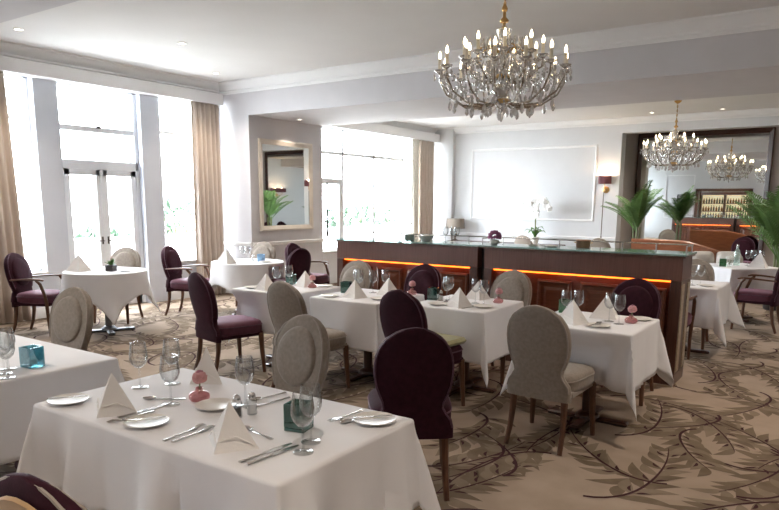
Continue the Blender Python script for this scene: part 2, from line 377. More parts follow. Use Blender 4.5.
# rear wall panels seen in the mirror
def panel_frame_rear(name, x0, x1, z0, z1, y):
    b = MB()
    for q in ((x0, z0, x1, z0+.04), (x0, z1-.04, x1, z1), (x0, z0, x0+.04, z1), (x1-.04, z0, x1, z1)): b.box((q[0], y, q[1]), (q[2], y+.02, q[3]))
    return struct(b.build(name, M['trim'], smooth=False))
panel_frame_rear('trim_11', -7.4, -6.15, .95, 2.9, YR)
b = MB()
for q in ((-6.08, 0, -5.95, 2.28), (-3.9, 0, -3.77, 2.28), (-6.08, 2.15, -3.77, 2.28)): b.box((q[0], YR-.02, q[1]), (q[2], YR+.04, q[3]))
struct(b.build('trim_12', M['legwood'], smooth=False))

# ------------------------------------------------------------------ windows and the glazed door
def pane_obj(parent, x, y0, y1, z0, z1):
    b = MB(); b.box((x-.004, y0, z0), (x+.004, y1, z1)); o = b.build('window_pane', M['pane'], parent, smooth=False); return o
def window(name, x, y0, y1, z0, z1, hbars, vbars=(), t=.055, d=.05):
    b = MB()
    b.box((x-d, y0, z0), (x+d, y0+t, z1), bev=.006); b.box((x-d, y1-t, z0), (x+d, y1, z1), bev=.006)
    b.box((x-d, y0, z0), (x+d, y1, z0+t), bev=.006); b.box((x-d, y0, z1-t), (x+d, y1, z1), bev=.006)
    for z in hbars: b.box((x-d*.8, y0+t*.5, z-t*.5), (x+d*.8, y1-t*.5, z+t*.5), bev=.006)
    for y in vbars: b.box((x-d*.8, y-t*.5, z0+t*.5), (x+d*.8, y+t*.5, z1-t*.5), bev=.006)
    o = struct(b.build(name, M['winframe']))
    pane_obj(o, x, y0+t*.6, y1-t*.6, z0+t*.6, z1-t*.6)
    return o
def sill(parent, y0, y1, z, x0=-9.2, x1=-8.93):
    b = MB(); b.box((x0, y0, z-.03), (x1, y1, z), bev=.008); b.build('window_sill', M['trim'], parent)
for n, (y0, y1) in enumerate(((-2.75, -1.85), (3.6, 4.85), (6.79, 7.96))):  # the first window is an added one, for fill light
    w = window('window_%d' % (n+1), -9.16, y0, y1, .6, 3.2, (2.65,)); sill(w, y0, y1, .63)
w = window('window_4', -8.50, 9.86, 13.9, .62, 3.02, (2.52,), (10.66, 11.72, 12.8), t=.06); sill(w, 9.86, 13.9, .65, -8.6, -8.30)
# first light of that bay is a door leaf with its own head rail
b = MB(); b.box((-8.55, 9.9, 1.93), (-8.45, 10.66, 2.03), bev=.006); b.box((-8.54, 9.92, .65), (-8.46, 10.0, 1.95), bev=.006); b.box((-8.54, 10.55, .65), (-8.46, 10.63, 1.95), bev=.006); b.build('casement_rail', M['winframe'], w)
b = MB(); b.tube([(-8.30, 9.98, .95), (-8.30, 9.98, 1.9)], .016, 8)
b.sphere((-8.30, 9.98, 1.92), .028); b.sphere((-8.30, 9.98, .98), (.03, .03, .06)); b.box((-8.46, 9.97, 1.2), (-8.30, 9.99, 1.22)); b.box((-8.46, 9.97, 1.7), (-8.30, 9.99, 1.72)); b.build('espagnolette_bar', M['bronze'], w)
# door: frame, fanlight, two glazed leaves
x = -9.14
b = MB()
b.box((x-.06, 5.18, 0), (x+.06, 5.24, 3.2), bev=.006); b.box((x-.06, 6.39, 0), (x+.06, 6.45, 3.2), bev=.006); b.box((x-.06, 5.18, 3.14), (x+.06, 6.45, 3.2), bev=.006)
b.box((x-.06, 5.2, 2.02), (x+.06, 6.43, 2.15), bev=.006); b.box((x-.05, 5.2, 2.545), (x+.05, 6.43, 2.62), bev=.006)
door = struct(b.build('door_1', M['winframe']))
pane_obj(door, x, 5.23, 6.40, 2.14, 3.16)
b = MB(); b.box((x+.05, 5.78, 2.60), (x+.075, 5.84, 2.635)); b.build('window_latch', M['bronze'], door)
for y0, y1, hs in ((5.245, 5.81, 1), (5.82, 6.385, -1)):
    b = MB(); t = .085
    b.box((x-.04, y0-.004, .01), (x+.056, y0+t, 2.022), bev=.004); b.box((x-.04, y1-t, .01), (x+.056, y1+.004, 2.022), bev=.004)
    b.box((x-.04, y0, 1.94), (x+.056, y1, 2.022), bev=.004); b.box((x-.04, y0, .01), (x+.056, y1, .22), bev=.004)
    if hs > 0: b.box((x+.05, y1-.02, .01), (x+.066, y1+.03, 2.02), bev=.004)
    leaf = b.build('door_leaf', M['winframe'], door)
    pane_obj(leaf, x, y0+t*.8, y1-t*.8, .2, 1.96)
    yh = y1-.04 if hs > 0 else y0+.04
    b = MB(); b.tube([(x+.055, yh, 1.0), (x+.10, yh, 1.0), (x+.10, yh-hs*.09, 1.0)], .007, 8); b.box((x+.055, yh-.012, .95), (x+.061, yh+.012, 1.06)); b.build('door_handle', M['bronze'], leaf)

# portals only guide the sampling of the daylight that comes through the wall openings
def portal(loc, sy, sz):
    l = bpy.data.lights.new('daylight_portal', 'AREA'); l.shape = 'RECTANGLE'; l.size = sz; l.size_y = sy; l.cycles.is_portal = True
    o = bpy.data.objects.new('daylight_portal', l); COL.objects.link(o); o.location = loc; o.rotation_euler = (0, -PI/2, 0); o['kind'] = 'helper'
for h in HOLES: portal((-9.29, (h[0]+h[1])/2, (h[2]+h[3])/2), h[1]-h[0], h[3]-h[2])
portal((-8.64, 11.88, 1.82), 4.04, 2.4)

# ------------------------------------------------------------------ outside
b = MB(); b.box((-60, -30, -.5), (-9.35, 45, -.25)); struct(b.build('ground_terrace', M['paving'], smooth=False))
b = MB(); b.box((-15.6, -12, -.25), (-15.3, 30, .55)); b.box((-15.7, -12, .55), (-15.2, 30, .65)); struct(b.build('wall_garden', M['parapet'], smooth=False))
def shrub(loc, r, h, label, seed):
    rn = random.Random(seed); t = root('garden_shrub', loc); tag(t, label, 'shrub', 'shrubs beyond the windows')
    b = MB()
    for k in range(520):
        u, v = rn.uniform(0, 2*PI), rn.uniform(-1, 1); q = rn.uniform(.55, 1.0)*(1+.25*math.sin(3*u+seed)*math.cos(2*v))
        p = Vector((r*q*math.cos(u)*math.sqrt(1-v*v), r*q*math.sin(u)*math.sqrt(1-v*v), h*.55 + h*.45*q*v))
        s = rn.uniform(.10, .2)*r/1.2; mx = Matrix.Translation(p) @ Matrix.Rotation(rn.uniform(0, 6.3), 4, 'Z') @ Matrix.Rotation(rn.uniform(-1.2, 1.2), 4, 'X')
        b.add([(-s*.4, 0, 0), (0, -s, .02), (s*.4, 0, 0), (0, s, .02)], [(0, 1, 2, 3)], mx)
    b.build('foliage', M['hedge'], t, smooth=False)
    b = MB()
    for k in range(5): b.tube([(0, 0, 0), (r*.3*math.cos(k*1.3), r*.3*math.sin(k*1.3), h*.5), (r*.5*math.cos(k*1.3), r*.5*math.sin(k*1.3), h*.8)], [.05, .03, .015], 6)
    b.build('stem', M['stem'], t)
shrub((-18.6, 24.0, -.25), 1.5, 1.75, 'bushy green shrub outside the far window, left of the mullion', 1)
shrub((-18.6, 27.6, -.25), 1.2, 1.7, 'smaller pale green shrub outside the far window, right of the mullion', 2)
shrub((-18.4, 14.5, -.25), 1.3, 2.0, 'green shrub outside the narrow window beside the corner curtain', 3)
shrub((-18.6, 11.4, -.25), 1.5, 1.0, 'pale shrub outside the glazed terrace door', 4)

# ------------------------------------------------------------------ curtains
def curtain(name, path, z0, z1, amp, n, m, label, lean=None):
    """pleated cloth along a straight path in xy"""
    b = MB(); (xa, ya), (xb, yb) = path; L = math.hypot(xb-xa, yb-ya); d = ((xb-xa)/L, (yb-ya)/L); nn = (-d[1], d[0])
    cols = n*10; rows = 9; vs = []; rn = random.Random(n*7+int(L*100)); ph = [rn.uniform(-.5, .5) for _ in range(cols+1)]
    for j in range(rows+1):
        t = j/rows; z = z1+(z0-z1)*t; a = amp*(.65+.5*t)
        for i in range(cols+1):
            s = i/cols; w = math.sin(2*PI*n*s+.5*math.sin(5*s+t*1.1)); w = math.copysign(abs(w)**.75, w)
            off = a*w + .25*a*math.sin(2*PI*n*.37*s+1+t)
            sh = lean*t if lean else 0
            vs.append((xa+d[0]*(L*s+sh)+nn[0]*off, ya+d[1]*(L*s+sh)+nn[1]*off, z))
    fs = [(j*(cols+1)+i, j*(cols+1)+i+1, (j+1)*(cols+1)+i+1, (j+1)*(cols+1)+i) for j in range(rows) for i in range(cols)]
    b.add(vs, fs); o = b.build(name, m, ang=80)
    sol = o.modifiers.new('thickness', 'SOLIDIFY'); sol.thickness = .006
    return tag(o, label, 'curtain')
curtain('curtain', ((-8.885, 7.33), (-8.885, 7.88)), .015, 3.16, .042, 6, M['curtain'], 'beige floor-length curtain in the corner right of the terrace window')
curtain('curtain', ((-8.885, 3.78), (-8.885, 4.44)), .015, 3.16, .042, 6, M['curtain'], 'beige floor-length curtain at the left edge behind the purple armchair', lean=.08)
curtain('curtain', ((-8.265, 13.16), (-8.265, 13.80)), .015, 2.985, .04, 6, M['curtain'], 'beige curtain at the right end of the far window')
curtain('curtain_lining', ((-8.255, 12.90), (-8.255, 13.14)), .015, 2.985, .03, 3, M['curtain_lining'], 'cream curtain lining showing at the edge of the far beige curtain')
# ------------------------------------------------------------------ chairs (local +y is the way the sitter faces)
BW = [(.34,.222),(.40,.222),(.44,.212),(.475,.186),(.51,.166),(.545,.170),(.59,.190),(.64,.206),(.70,.214),(.75,.214),(.80,.207),(.845,.191),(.885,.165),(.915,.136),(.938,.102),(.952,.068),(.96,.03)]
def bw(z):
    for (z0, w0), (z1, w1) in zip(BW, BW[1:]):
        if z <= z1: return w0+(w1-w0)*max(0, (z-z0)/(z1-z0))
    return .02
def by(z): return -.225 - max(0, z-.44)*.19
def chair_back():
    b = MB(); rs = []; zs = []
    for (z0, w0), (z1, w1) in zip(BW, BW[1:]):
        zs += [z0, (z0+z1)/2]
    zs.append(.96); zs.append(.963)
    for z in zs:
        w = bw(z) if z < .962 else .01
        t = .040 if z < .80 else .040*math.sqrt(max(.04, 1-((z-.80)/.168)**2))
        t = max(t, .006)
        ring = []
        for j in range(24):
            a = 2*PI*j/24; ca, sa = math.cos(a), math.sin(a)
            ex = 2/3.2
            X = w*math.copysign(abs(ca)**ex, ca); Y = t*math.copysign(abs(sa)**ex, sa)
            ring.append((X, by(z)+Y - .35*(X*X)*(-1 if z > .5 else 0), z))
        rs.append(ring)
    b.rings(rs); return b
def outline(dz=0., k=.93, off=0., z0=.36, full=True):
    """welt line that follows the edge of the back on one face"""
    pts = []
    zz = [z for z, _ in BW if z >= z0]
    dense = []
    for za, zb in zip(zz, zz[1:]): dense += [za, (za+zb)/2]
    for s in (1, -1):
        seq = dense if s == 1 else dense[::-1]
        for z in seq:
            X = s*bw(z)*k; tt = .040 if z < .80 else .040*math.sqrt(max(.04, 1-((z-.80)/.168)**2)); pts.append((X, by(z)+off*tt/.04 + (.35*X*X if z > .5 else 0), z - (.006 if z > .9 else 0)))
    return pts
def make_chair(fab, welt, seatmat, arms=False, backmat=None, softpad=False):
    def fn():
        t = root('dining_armchair' if arms else 'dining_chair')
        bk = chair_back().build('backrest', fab, t, ang=60)
        b = MB(); b.tube(outline(k=.955, off=-.0245), .0055, 6); b.tube(outline(k=.955, off=.0245, z0=.52), .0055, 6); b.build('piping', welt, bk)
        # raised inner oval pad on the front of the back
        b = MB(); rs = []
        N = 28; zc, rz, rx = .735, .168, .158
        for q, dy in ((1.0, .034), (.97, .050), (.90, .058), (.6, .064), (.2, .066)):
            ring = []
            for j in range(N):
                a = 2*PI*j/N; z = zc+rz*q*math.sin(a); X = rx*q*math.cos(a); ring.append((X, by(z)+dy+.35*X*X, z))
            rs.append(ring)
        b.rings(rs, False, True); b.build('inner_pad', fab, bk, ang=60)
        if backmat:
            b = MB(); rs = []
            for q, dy in ((1.0, -.036), (.97, -.046), (.5, -.05), (.1, -.05)):
                ring = []
                for j in range(N):
                    a = 2*PI*j/N; z = .71+.21*q*math.sin(a); X = .178*q*math.cos(a); ring.append((X, by(z)+dy+.35*X*X, z))
                rs.append(ring)
            b.rings(rs[::-1], True, False); o = b.build('outer_panel', backmat, bk, ang=60); o['label'] = 'golden tan panel on the back of the chair'
        # seat
        b = MB(); rs = []
        for z, k, in ((.385, .95), (.39, .985), (.41, 1.0), (.445, 1.0), (.47, .995), (.488, .965), (.498, .90), (.506, .70), (.510, .35)):
            ring = []
            for j in range(32):
                a = 2*PI*j/32; ca, sa = math.cos(a), math.sin(a); ex = 2/4.5
                X = math.copysign(abs(ca)**ex, ca); Y = math.copysign(abs(sa)**ex, sa)
                wid = .222+.022*(Y*.5+.5)
                ring.append((X*wid*k, .012 + Y*.234*k, z))
            rs.append(ring)
        b.rings(rs); st = b.build('seat', seatmat, t, ang=60)
        b = MB(); pts = []
        for j in range(40):
            a = 2*PI*j/40; ca, sa = math.cos(a), math.sin(a); ex = 2/4.5
            X = math.copysign(abs(ca)**ex, ca); Y = math.copysign(abs(sa)**ex, sa); wid = .222+.022*(Y*.5+.5)
            pts.append((X*wid*1.0, .012 + Y*.235, .462))
        b.tube(pts, .005, 6, closed=True); b.build('seat_piping', welt, st)
        b = MB(); b.box((-.222, -.21, .355), (.222, .225, .40), bev=.012); b.build('seat_rail', fab, t)
        if softpad:
            b = MB(); b.box((-.215, -.17, .505), (.235, .25, .555), bev=.022); o = b.build('seat_pad', softpad, t); o['label'] = 'olive green seat pad'
        for s in (-1, 1):
            b = MB(); b.tube([(s*.175, -.215, .38), (s*.178, -.222, .25), (s*.182, -.245, .12), (s*.188, -.29, .0)], [.026, .0225, .019, .0165], 8); b.build('leg', M['legwood'], t)
            b = MB()
            if arms: b.tube([(s*.248, .10, .662), (s*.246, .145, .62), (s*.238, .185, .50), (s*.226, .195, .38), (s*.222, .20, .2), (s*.222, .212, 0)], [.015, .019, .0195, .021, .019, .015], 8)
            else: b.tube([(s*.212, .20, .38), (s*.218, .208, .2), (s*.226, .222, 0)], [.026, .022, .0165], 8)
            b.build('leg', M['legwood'], t)
            if arms:
                b = MB(); b.tube([(s*.195, by(.66)+.02, .655), (s*.245, -.10, .668), (s*.252, .04, .675), (s*.25, .14, .672), (s*.243, .185, .662)], [.016, .019, .021, .022, .016], 10, flat=.6); b.build('arm', M['legwood'], t)
        return t
    return Kind(fn)
beige = make_chair(M['beige'], M['beige_welt'], M['beige'])
purple = make_chair(M['purple'], M['purple_welt'], M['purple_lit_seat'])
purple_dark = make_chair(M['purple'], M['purple_welt'], M['purple'])
parm = make_chair(M['purple'], M['purple_welt'], M['purple_lit_seat'], arms=True)
polive = make_chair(M['purple'], M['purple_welt'], M['purple'], softpad=M['olive'])
ptan = make_chair(M['purple'], M['beige_welt'], M['purple_lit_seat'], backmat=M['gold'])
GB, GP, GA = 'beige oval-backed dining chairs', 'purple oval-backed dining chairs', 'purple armchairs with wooden arms'
CH = []
def at_top(kind, x, y, f, label, group, cat='chair', back=.315):
    n = math.hypot(*f); f = (f[0]/n, f[1]/n); CH.append((x+f[0]*back, y+f[1]*back, face(*f), kind is parm))
    return kind((x+f[0]*back, y+f[1]*back, .0017), face(*f), label, cat, group)
at_top(beige, -1.59, 3.96, (0.02, 1), 'large beige chair seen from behind, drawn up to the square table at the bar end', GB)
at_top(beige, -2.50, 2.81, (-.12, -1), 'beige oval-backed chair on the far side of the front table, behind the teal votive', GB)
at_top(beige, -3.75, 3.93, (.10, 1), 'beige oval-backed chair seen from behind, between the purple side chair and the nearer beige chair', GB)
at_top(beige, -4.66, 2.71, (.10, -1), 'beige oval-backed chair rising behind the table cut off by the left edge', GB)
at_top(beige, -8.13, 5.50, (.5, -.86), 'beige oval-backed chair behind the round table, in front of the terrace door', GB)
at_top(beige, -4.45, 5.88, (0, -1), 'beige oval-backed chair against the bar, left of the purple one', GB)
at_top(beige, -2.62, 5.92, (-.1, -1), 'beige oval-backed chair against the bar, right of the dark gap between its two halves', GB)
at_top(beige, -7.62, 7.60, (.35, -1), 'beige oval-backed chair beneath the wall mirror', GB)
at_top(beige, -1.47, 8.52, (0, -1), 'beige oval-backed chair just past the right end of the bar', GB)
at_top(beige, -5.36, 12.45, (.2, 1), 'beige chair top showing above the middle of the bar beside the white orchid', GB)
at_top(beige, -3.85, 12.45, (0, 1), 'beige chair top showing above the bar beneath the single wall lamp', GB)
at_top(purple, -4.80, 3.94, (.24, .97), 'purple chair with pinkish seat, seen from behind at the middle row\'s left end', GP)
at_top(purple_dark, -1.80, 2.86, (-.60, .80), 'purple oval-backed chair in front, past the right end of the front table', GP)
at_top(purple_dark, -3.62, 5.93, (0, -1), 'purple oval-backed chair against the left half of the bar', GP)
at_top(purple_dark, -1.48, 5.94, (0, -1), 'purple oval-backed chair against the right end of the bar behind the square table', GP)
at_top(purple, -6.21, 6.89, (-1, .1), 'purple oval-backed chair at the right side of the round table below the mirror', GP)
at_top(purple, -1.75, 14.95, (0, -1), 'purple oval-backed chair in front of the large far mirror', GP)
at_top(polive, -2.70, 4.06, (.12, 1), 'purple oval-backed chair with an olive green seat pad', GP)
at_top(ptan, -1.53, .745, (-.1, 1), 'purple chair with golden tan back, cut off by the bottom left corner', GP)
at_top(parm, -8.24, 4.05, (.86, .5), 'purple armchair with wooden arms in front of the left edge curtain', GA, 'armchair')
at_top(parm, -7.92, 6.02, (.93, .37), 'purple armchair with wooden arms in front of the corner curtain', GA, 'armchair')
at_top(parm, -7.05, 7.63, (1, .1), 'purple armchair under the dado rail between the wall mirror and the bar', GA, 'armchair')
at_top(parm, -1.50, 6.86, (0, 1), 'purple armchair peeping out past the right end of the bar', GA, 'armchair')
at_top(parm, -.62, 9.72, (-1, .12), 'purple armchair with wooden arms at the right edge, before the palm', GA, 'armchair')

# ------------------------------------------------------------------ tables and cloths
TOP = .745
def make_table(w, d, z=TOP, rnd_=False, flatbase=False):
    t = root('dining_table')
    b = MB()
    if rnd_: b.lathe([(w-.01, z-.03), (w, z-.025), (w, z-.005), (w-.005, z)], 40)
    else: b.box((-w/2, -d/2, z-.03), (w/2, d/2, z), bev=.006)
    b.build('tabletop', M['legwood'], t)
    n = [0] if w < 1.2 or rnd_ else [-w/2+.38, w/2-.38]
    for cx in n:
        b = MB(); b.tube([(cx, 0, .04), (cx, 0, z-.03)], .042, 12); b.build('pedestal', M['darkwood'] if not flatbase else M['castmetal'], t)
        b = MB()
        L = .30 if n == [0] else .24
        for a in (0, PI/2):
            mx = Matrix.Translation((cx, 0, 0)) @ Matrix.Rotation(a+(PI/4 if flatbase else 0), 4, 'Z')
            b.box((-L, -.035, .0), (L, .035, .03), mx, bev=.01)
        b.lathe([(.09, .02), (.085, .045), (.05, .07)], 16, c=(cx, 0, 0)); b.build('base', M['castmetal'] if flatbase else M['darkwood'], t)
    return t
def cloth_mesh(a, d, h, seed, amp=.016, pleat=.34, z=TOP+.003):
    rn = random.Random(seed); R = .012
    dr = [.005, .010, .015, .020, .03, .05]
    k = .05
    while k < h-.001: k = min(h, k+.035); dr.append(k)
    def axis(L):
        n = max(8, int(L/.045)); inner = [-L/2+L*i/n for i in range(n+1)]
        return [-L/2-q for q in reversed(dr)] + inner + [L/2+q for q in dr]
    us, vs_ = axis(a), axis(d); vs = []
    pw = [(rn.uniform(9, 15), rn.uniform(0, 6.3), rn.uniform(20, 31), rn.uniform(0, 6.3)) for _ in range(4)]
    rid = [[(rn.uniform(-.42, .42)*max(a, d)*.9, rn.uniform(.018, .035), rn.uniform(.6, 1.3)*rn.choice((1, 1, -1))) for _ in range(4)] for _ in range(4)]
    def wav(s, L, side):
        q = pw[side]; win = min(1, (L/2-abs(s))/.12)
        w = math.sin(q[0]*s+q[1])*.5+.3*math.sin(q[2]*s+q[3])+sum(g*math.exp(-((s-s0)/wd)**2) for s0, wd, g in rid[side]); return max(0, win)*w
    pl = [pleat*rn.uniform(.75, 1.2) for _ in range(4)]; pa = [rn.uniform(38, 52) for _ in range(4)]
    def bend(r, slope):
        if r < R*1.5: q = r/R; return R*math.sin(q), -R*(1-math.cos(q))
        o0, z0 = R*math.sin(1.5), -R*(1-math.cos(1.5)); rr = r-R*1.5; return o0+rr*slope, z0-rr*math.sqrt(max(.05, 1-slope*slope))
    for v in vs_:
        for u in us:
            du, dv = max(abs(u)-a/2, 0), max(abs(v)-d/2, 0); su, sv = (1 if u > 0 else -1), (1 if v > 0 else -1)
            cu, cv = max(-a/2, min(a/2, u)), max(-d/2, min(d/2, v)); r = math.hypot(du, dv)
            if r == 0: vs.append((u, v, z)); continue
            if dv == 0:
                o, dz = bend(r, .035); o += amp*(.25+wav(v, d, 0 if su > 0 else 1))*(r/h)*1.3; vs.append((cu+su*o, v, z+dz))
            elif du == 0:
                o, dz = bend(r, .035); o += amp*(.25+wav(u, a, 2 if sv > 0 else 3))*(r/h)*1.3; vs.append((u, cv+sv*o, z+dz))
            else:
                th = math.degrees(math.atan2(dv, du)); ci = (0 if su > 0 else 1)+(0 if sv > 0 else 2)
                sl = .035+pl[ci]*math.exp(-((th-pa[ci])/19)**2)*min(1, r/.12)
                o, dz = bend(r, min(.8, sl)); o += amp*.25*1.3*(r/h); t = math.radians(th); vs.append((cu+su*o*math.cos(t), cv+sv*o*math.sin(t), z+dz))
    n = len(us); fs = [(j*n+i, j*n+i+1, (j+1)*n+i+1, (j+1)*n+i) for j in range(len(vs_)-1) for i in range(n-1)]
    b = MB(); b.add(vs, fs); return b
def round_cloth(R, side, seed, z=TOP+.003, wv=.035):
    """square cloth over a round top: corners hang lowest"""
    rn = random.Random(seed); b = MB(); n = 96; ph = rn.uniform(0, 6)
    rad = [0, .2, .4, .6, .8, .9, .97, 1.0]; rs = []
    for q in rad: rs.append([(R*q*math.cos(2*PI*j/n), R*q*math.sin(2*PI*j/n), z) for j in range(n)])
    steps = [.008, .02, .05, .1, .18, .28, .4, .52, .64, .76, .88, 1.0]
    for st in steps:
        ring = []
        for j in range(n):
            a = 2*PI*j/n; m = (a+PI/4) % (PI/2)-PI/4; L = side/2/math.cos(m)-R
            r = L*st; f = (.5+.5*math.cos(8*a+ph+.6*math.sin(3*a)))*wv*st*(L/.35) + .22*r*math.exp(-((abs(m)-PI/4)/.16)**2)*st
            o = R+.008+.03*r+f; ring.append((o*math.cos(a), o*math.sin(a), z-.004-r*.965))
        rs.append(ring)
    b.rings(rs, True, False); return b
def table(name, cx, cy, a, d, h, rz, tl, cl, seed, amp=.016, pleat=.34, round_r=None, side=None, flatbase=False, dz=0):
    t = make_table(a if not round_r else round_r, d, rnd_=bool(round_r), flatbase=flatbase); t.location = (cx, cy, .0017+dz); t.rotation_euler.z = rz; tag(t, tl, 'table', 'restaurant tables')
    mb = round_cloth(round_r, side, seed) if round_r else cloth_mesh(a, d, h, seed, amp, pleat)
    co_, si_ = math.cos(rz), math.sin(rz); nv = []
    for (x, y, z) in mb.v:
        X, Y = cx+x*co_-y*si_, cy+x*si_+y*co_
        for hx, hy, hr, arm_ in CH:
            if abs(hx-X) > .8 or abs(hy-Y) > .8: continue
            c2, s2 = math.cos(hr), math.sin(hr); lx = (X-hx)*c2+(Y-hy)*s2; ly = -(X-hx)*s2+(Y-hy)*c2
            hw, fr, zt = (.285, .27, .69) if arm_ else (.272, .27, .60)
            fz = max(0., min(1., (TOP-.033-z)/(TOP-.033-zt))); fx = 1-max(0., min(1., (abs(lx)-hw)/.07))
            if -.30 < ly < fr and fx > 0 and fz > 0:
                ly2 = ly+(fr-ly)*min(1, fx*1.15)*fz; X = hx+lx*c2-ly2*s2; Y = hy+lx*s2+ly2*c2
        u, v = X-cx, Y-cy; nv.append((u*co_+v*si_, -u*si_+v*co_, z))
    mb.v = nv
    o = mb.build('tablecloth', M['linen'], ang=70); o.location = (cx, cy, .0017+dz); o.rotation_euler.z = rz
    sol = o.modifiers.new('thickness', 'SOLIDIFY'); sol.thickness = .0016; sol.offset = 1
    tag(o, cl, 'tablecloth', 'white tablecloths')
T = dict(
 T1=(-2.065, 1.775, 1.39, .75), T2=(-3.93, 1.48, 1.39, 1.20), T5=(-4.575, 4.87, .74, .74), T6=(-3.60, 4.90, .72, .74), T7=(-2.665, 5.05, .70, .74), T8=(-1.50, 4.82, .74, .74), T9=(-1.44, 7.80, .74, .74))
table('t', *T['T1'], .36, 0, 'large rectangular table in the foreground, under a white cloth', 'white cloth on the large front table, hanging in broad folds', 1, amp=.065, pleat=.21)
table('t', *T['T2'], .40, 0, 'table cut off by the left edge, holding the turquoise votive', 'white cloth on the table cut off by the left edge', 2, amp=.004, pleat=.22)
table('t', *T['T5'], .40, 0, 'square table at the left end of the middle row, behind the purple side chair', 'white cloth on the leftmost square table of the middle row', 3, amp=.008, pleat=.18)
table('t', *T['T6'], .42, 0, 'second square table from the left in the middle row', 'white cloth on the second square table of the middle row', 4, amp=.008, pleat=.20)
table('t', *T['T7'], .42, 0, 'square table beside the chair with the olive seat pad', 'white cloth on the square table beside the olive seat pad', 5, amp=.012, pleat=.20)
table('t', *T['T8'], .40, 0, 'square table in front of the bar\'s right end', 'white cloth on the square table by the big beige chair', 6, amp=.010, pleat=.22)
table('t', *T['T9'], .42, 0, 'square table just past the right end of the bar', 'pinkish lit white cloth on the table just past the bar end', 7, amp=.012)
table('t', -1.27, 10.45, .80, .80, .42, PI/4, 'far table by the right palm, holding the bottle', 'white cloth on the far table by the right palm', 8, amp=.03)
table('t', -7.42, 4.72, .5, .5, .3, .314, 'round pedestal table in front of the terrace door', 'white cloth on the round table in front of the terrace door', 9, round_r=.47, side=1.50, flatbase=True)
table('t', -7.02, 6.68, .5, .5, .3, -.07, 'round table below the wall mirror', 'white cloth on the round table below the wall mirror', 10, round_r=.50, side=1.60)
# ------------------------------------------------------------------ tableware
ZT = TOP + .0065
def k_plate():
    b = MB(); b.lathe([(.038, 0), (.042, .001), (.055, .004), (.082, .013), (.085, .0145), (.083, .0165), (.055, .008), (.03, .0065), (.002, .0065)], 36); return b.build('side_plate', M['china'], ang=30)
plate = Kind(k_plate)
def k_glass():
    t = root('wine_glass')
    b = MB(); b.lathe([(.001, .004), (.034, .002), (.0355, .001), (.0355, .0025), (.012, .0065), (.005, .012), (.0038, .03), (.0038, .085), (.006, .094), (.001, .096)], 24, cap0=True, cap1=True); b.build('stem', M['glass'], t, ang=60)
    b = MB(); b.lathe([(.003, .093), (.018, .098), (.033, .115), (.0405, .138), (.0405, .16), (.037, .185), (.0335, .212), (.0322, .212), (.0355, .185), (.039, .16), (.039, .139), (.0315, .118), (.017, .102), (.001, .099)], 28, cap0=True, cap1=True); b.build('bowl', M['glass'], t, ang=60)
    return t
glass = Kind(k_glass)
def k_napkin():
    b = MB(); N = 9
    ap = (0, .01, .162); foot = [(-.122, .03, 0), (.012, -.088, 0), (.112, .03, 0), (.0, .075, 0)]
    # four slightly hollow triangular faces, each a fan of rows from the apex
    for k in range(4):
        p, q = foot[k], foot[(k+1) % 4]; vs = []; fs = []; mid = ((p[0]+q[0])/2, (p[1]+q[1])/2)
        for r in range(N+1):
            t = r/N
            for c in range(N+1):
                s = c/N; e = [ (p[i]+(q[i]-p[i])*s) for i in range(3)]
                x = ap[0]+(e[0]-ap[0])*t; y = ap[1]+(e[1]-ap[1])*t; z = ap[2]+(e[2]-ap[2])*t
                hol = .13*math.sin(PI*s)*math.sin(PI*min(1, t*.9))*t
                x -= mid[0]*hol; y -= mid[1]*hol; vs.append((x, y, max(0, z)))
        for r in range(N):
            for c in range(N): fs.append((r*(N+1)+c, (r+1)*(N+1)+c, (r+1)*(N+1)+c+1, r*(N+1)+c+1))
        b.add(vs, fs)
    b.weld(); o = b.build('folded_napkin', M['napkin'], ang=32)
    # a stitched hem band folded across the front
    b = MB(); b.tube([(-.104, .018, .018), (-.052, -.02, .055), (.006, -.070, .033)], [.0022, .003, .0022], 6, flat=.5); b.tube([(.006, -.070, .033), (.052, -.018, .05), (.098, .02, .016)], [.0022, .003, .0022], 6, flat=.5); b.build('hem', M['napkin'], o)
    return o
napkin = Kind(k_napkin)
def blade(b, y0, y1, w, z=.002, n=8, tip=True):
    rs = []
    for i in range(n+1):
        t = i/n; y = y0+(y1-y0)*t; ww = w*(1-.55*max(0, t-.7)/.3) if tip else w
        off = .25*w*max(0, t-.6)
        rs.append([(-ww/2+off, y, z), (ww/2-off*.2, y, z), (ww/2-off*.2, y, z+.0014), (-ww/2+off, y, z+.0026)])
    b.rings(rs)
def handle(b, y0, y1, w0, w1, z=.001):
    rs = []
    for i in range(9):
        t = i/8; y = y0+(y1-y0)*t; w = w0+(w1-w0)*t*t; h = .004+.002*t
        rs.append([(w/2*math.cos(2*PI*j/10), y, z+h/2+h/2*math.sin(2*PI*j/10)) for j in range(10)])
    b.rings(rs)
def k_knife():      # tip towards +y
    t = root('dinner_knife'); b = MB(); blade(b, 0, .125, .019); b.build('blade', M['silver'], t); b = MB(); handle(b, .004, -.105, .010, .017); b.build('handle', M['silver'], t); return t
def k_butter():
    t = root('butter_knife'); b = MB(); blade(b, 0, .075, .017); b.build('blade', M['silver'], t); b = MB(); handle(b, .004, -.08, .008, .013); b.build('handle', M['silver'], t); return t
def k_fork():
    t = root('dinner_fork')
    b = MB()
    for k in range(4):
        x = -.009+.006*k; b.tube([(x*.9, .052, .004), (x, .075, .009), (x, .10, .007)], [.0022, .0018, .001], 6)
    b.tube([(0, .02, .003), (0, .035, .003), (0, .054, .004)], [.004, .010, .0118], 10, flat=.25); b.build('tines', M['silver'], t)
    b = MB(); handle(b, .024, -.10, .0062, .014); b.build('handle', M['silver'], t); return t
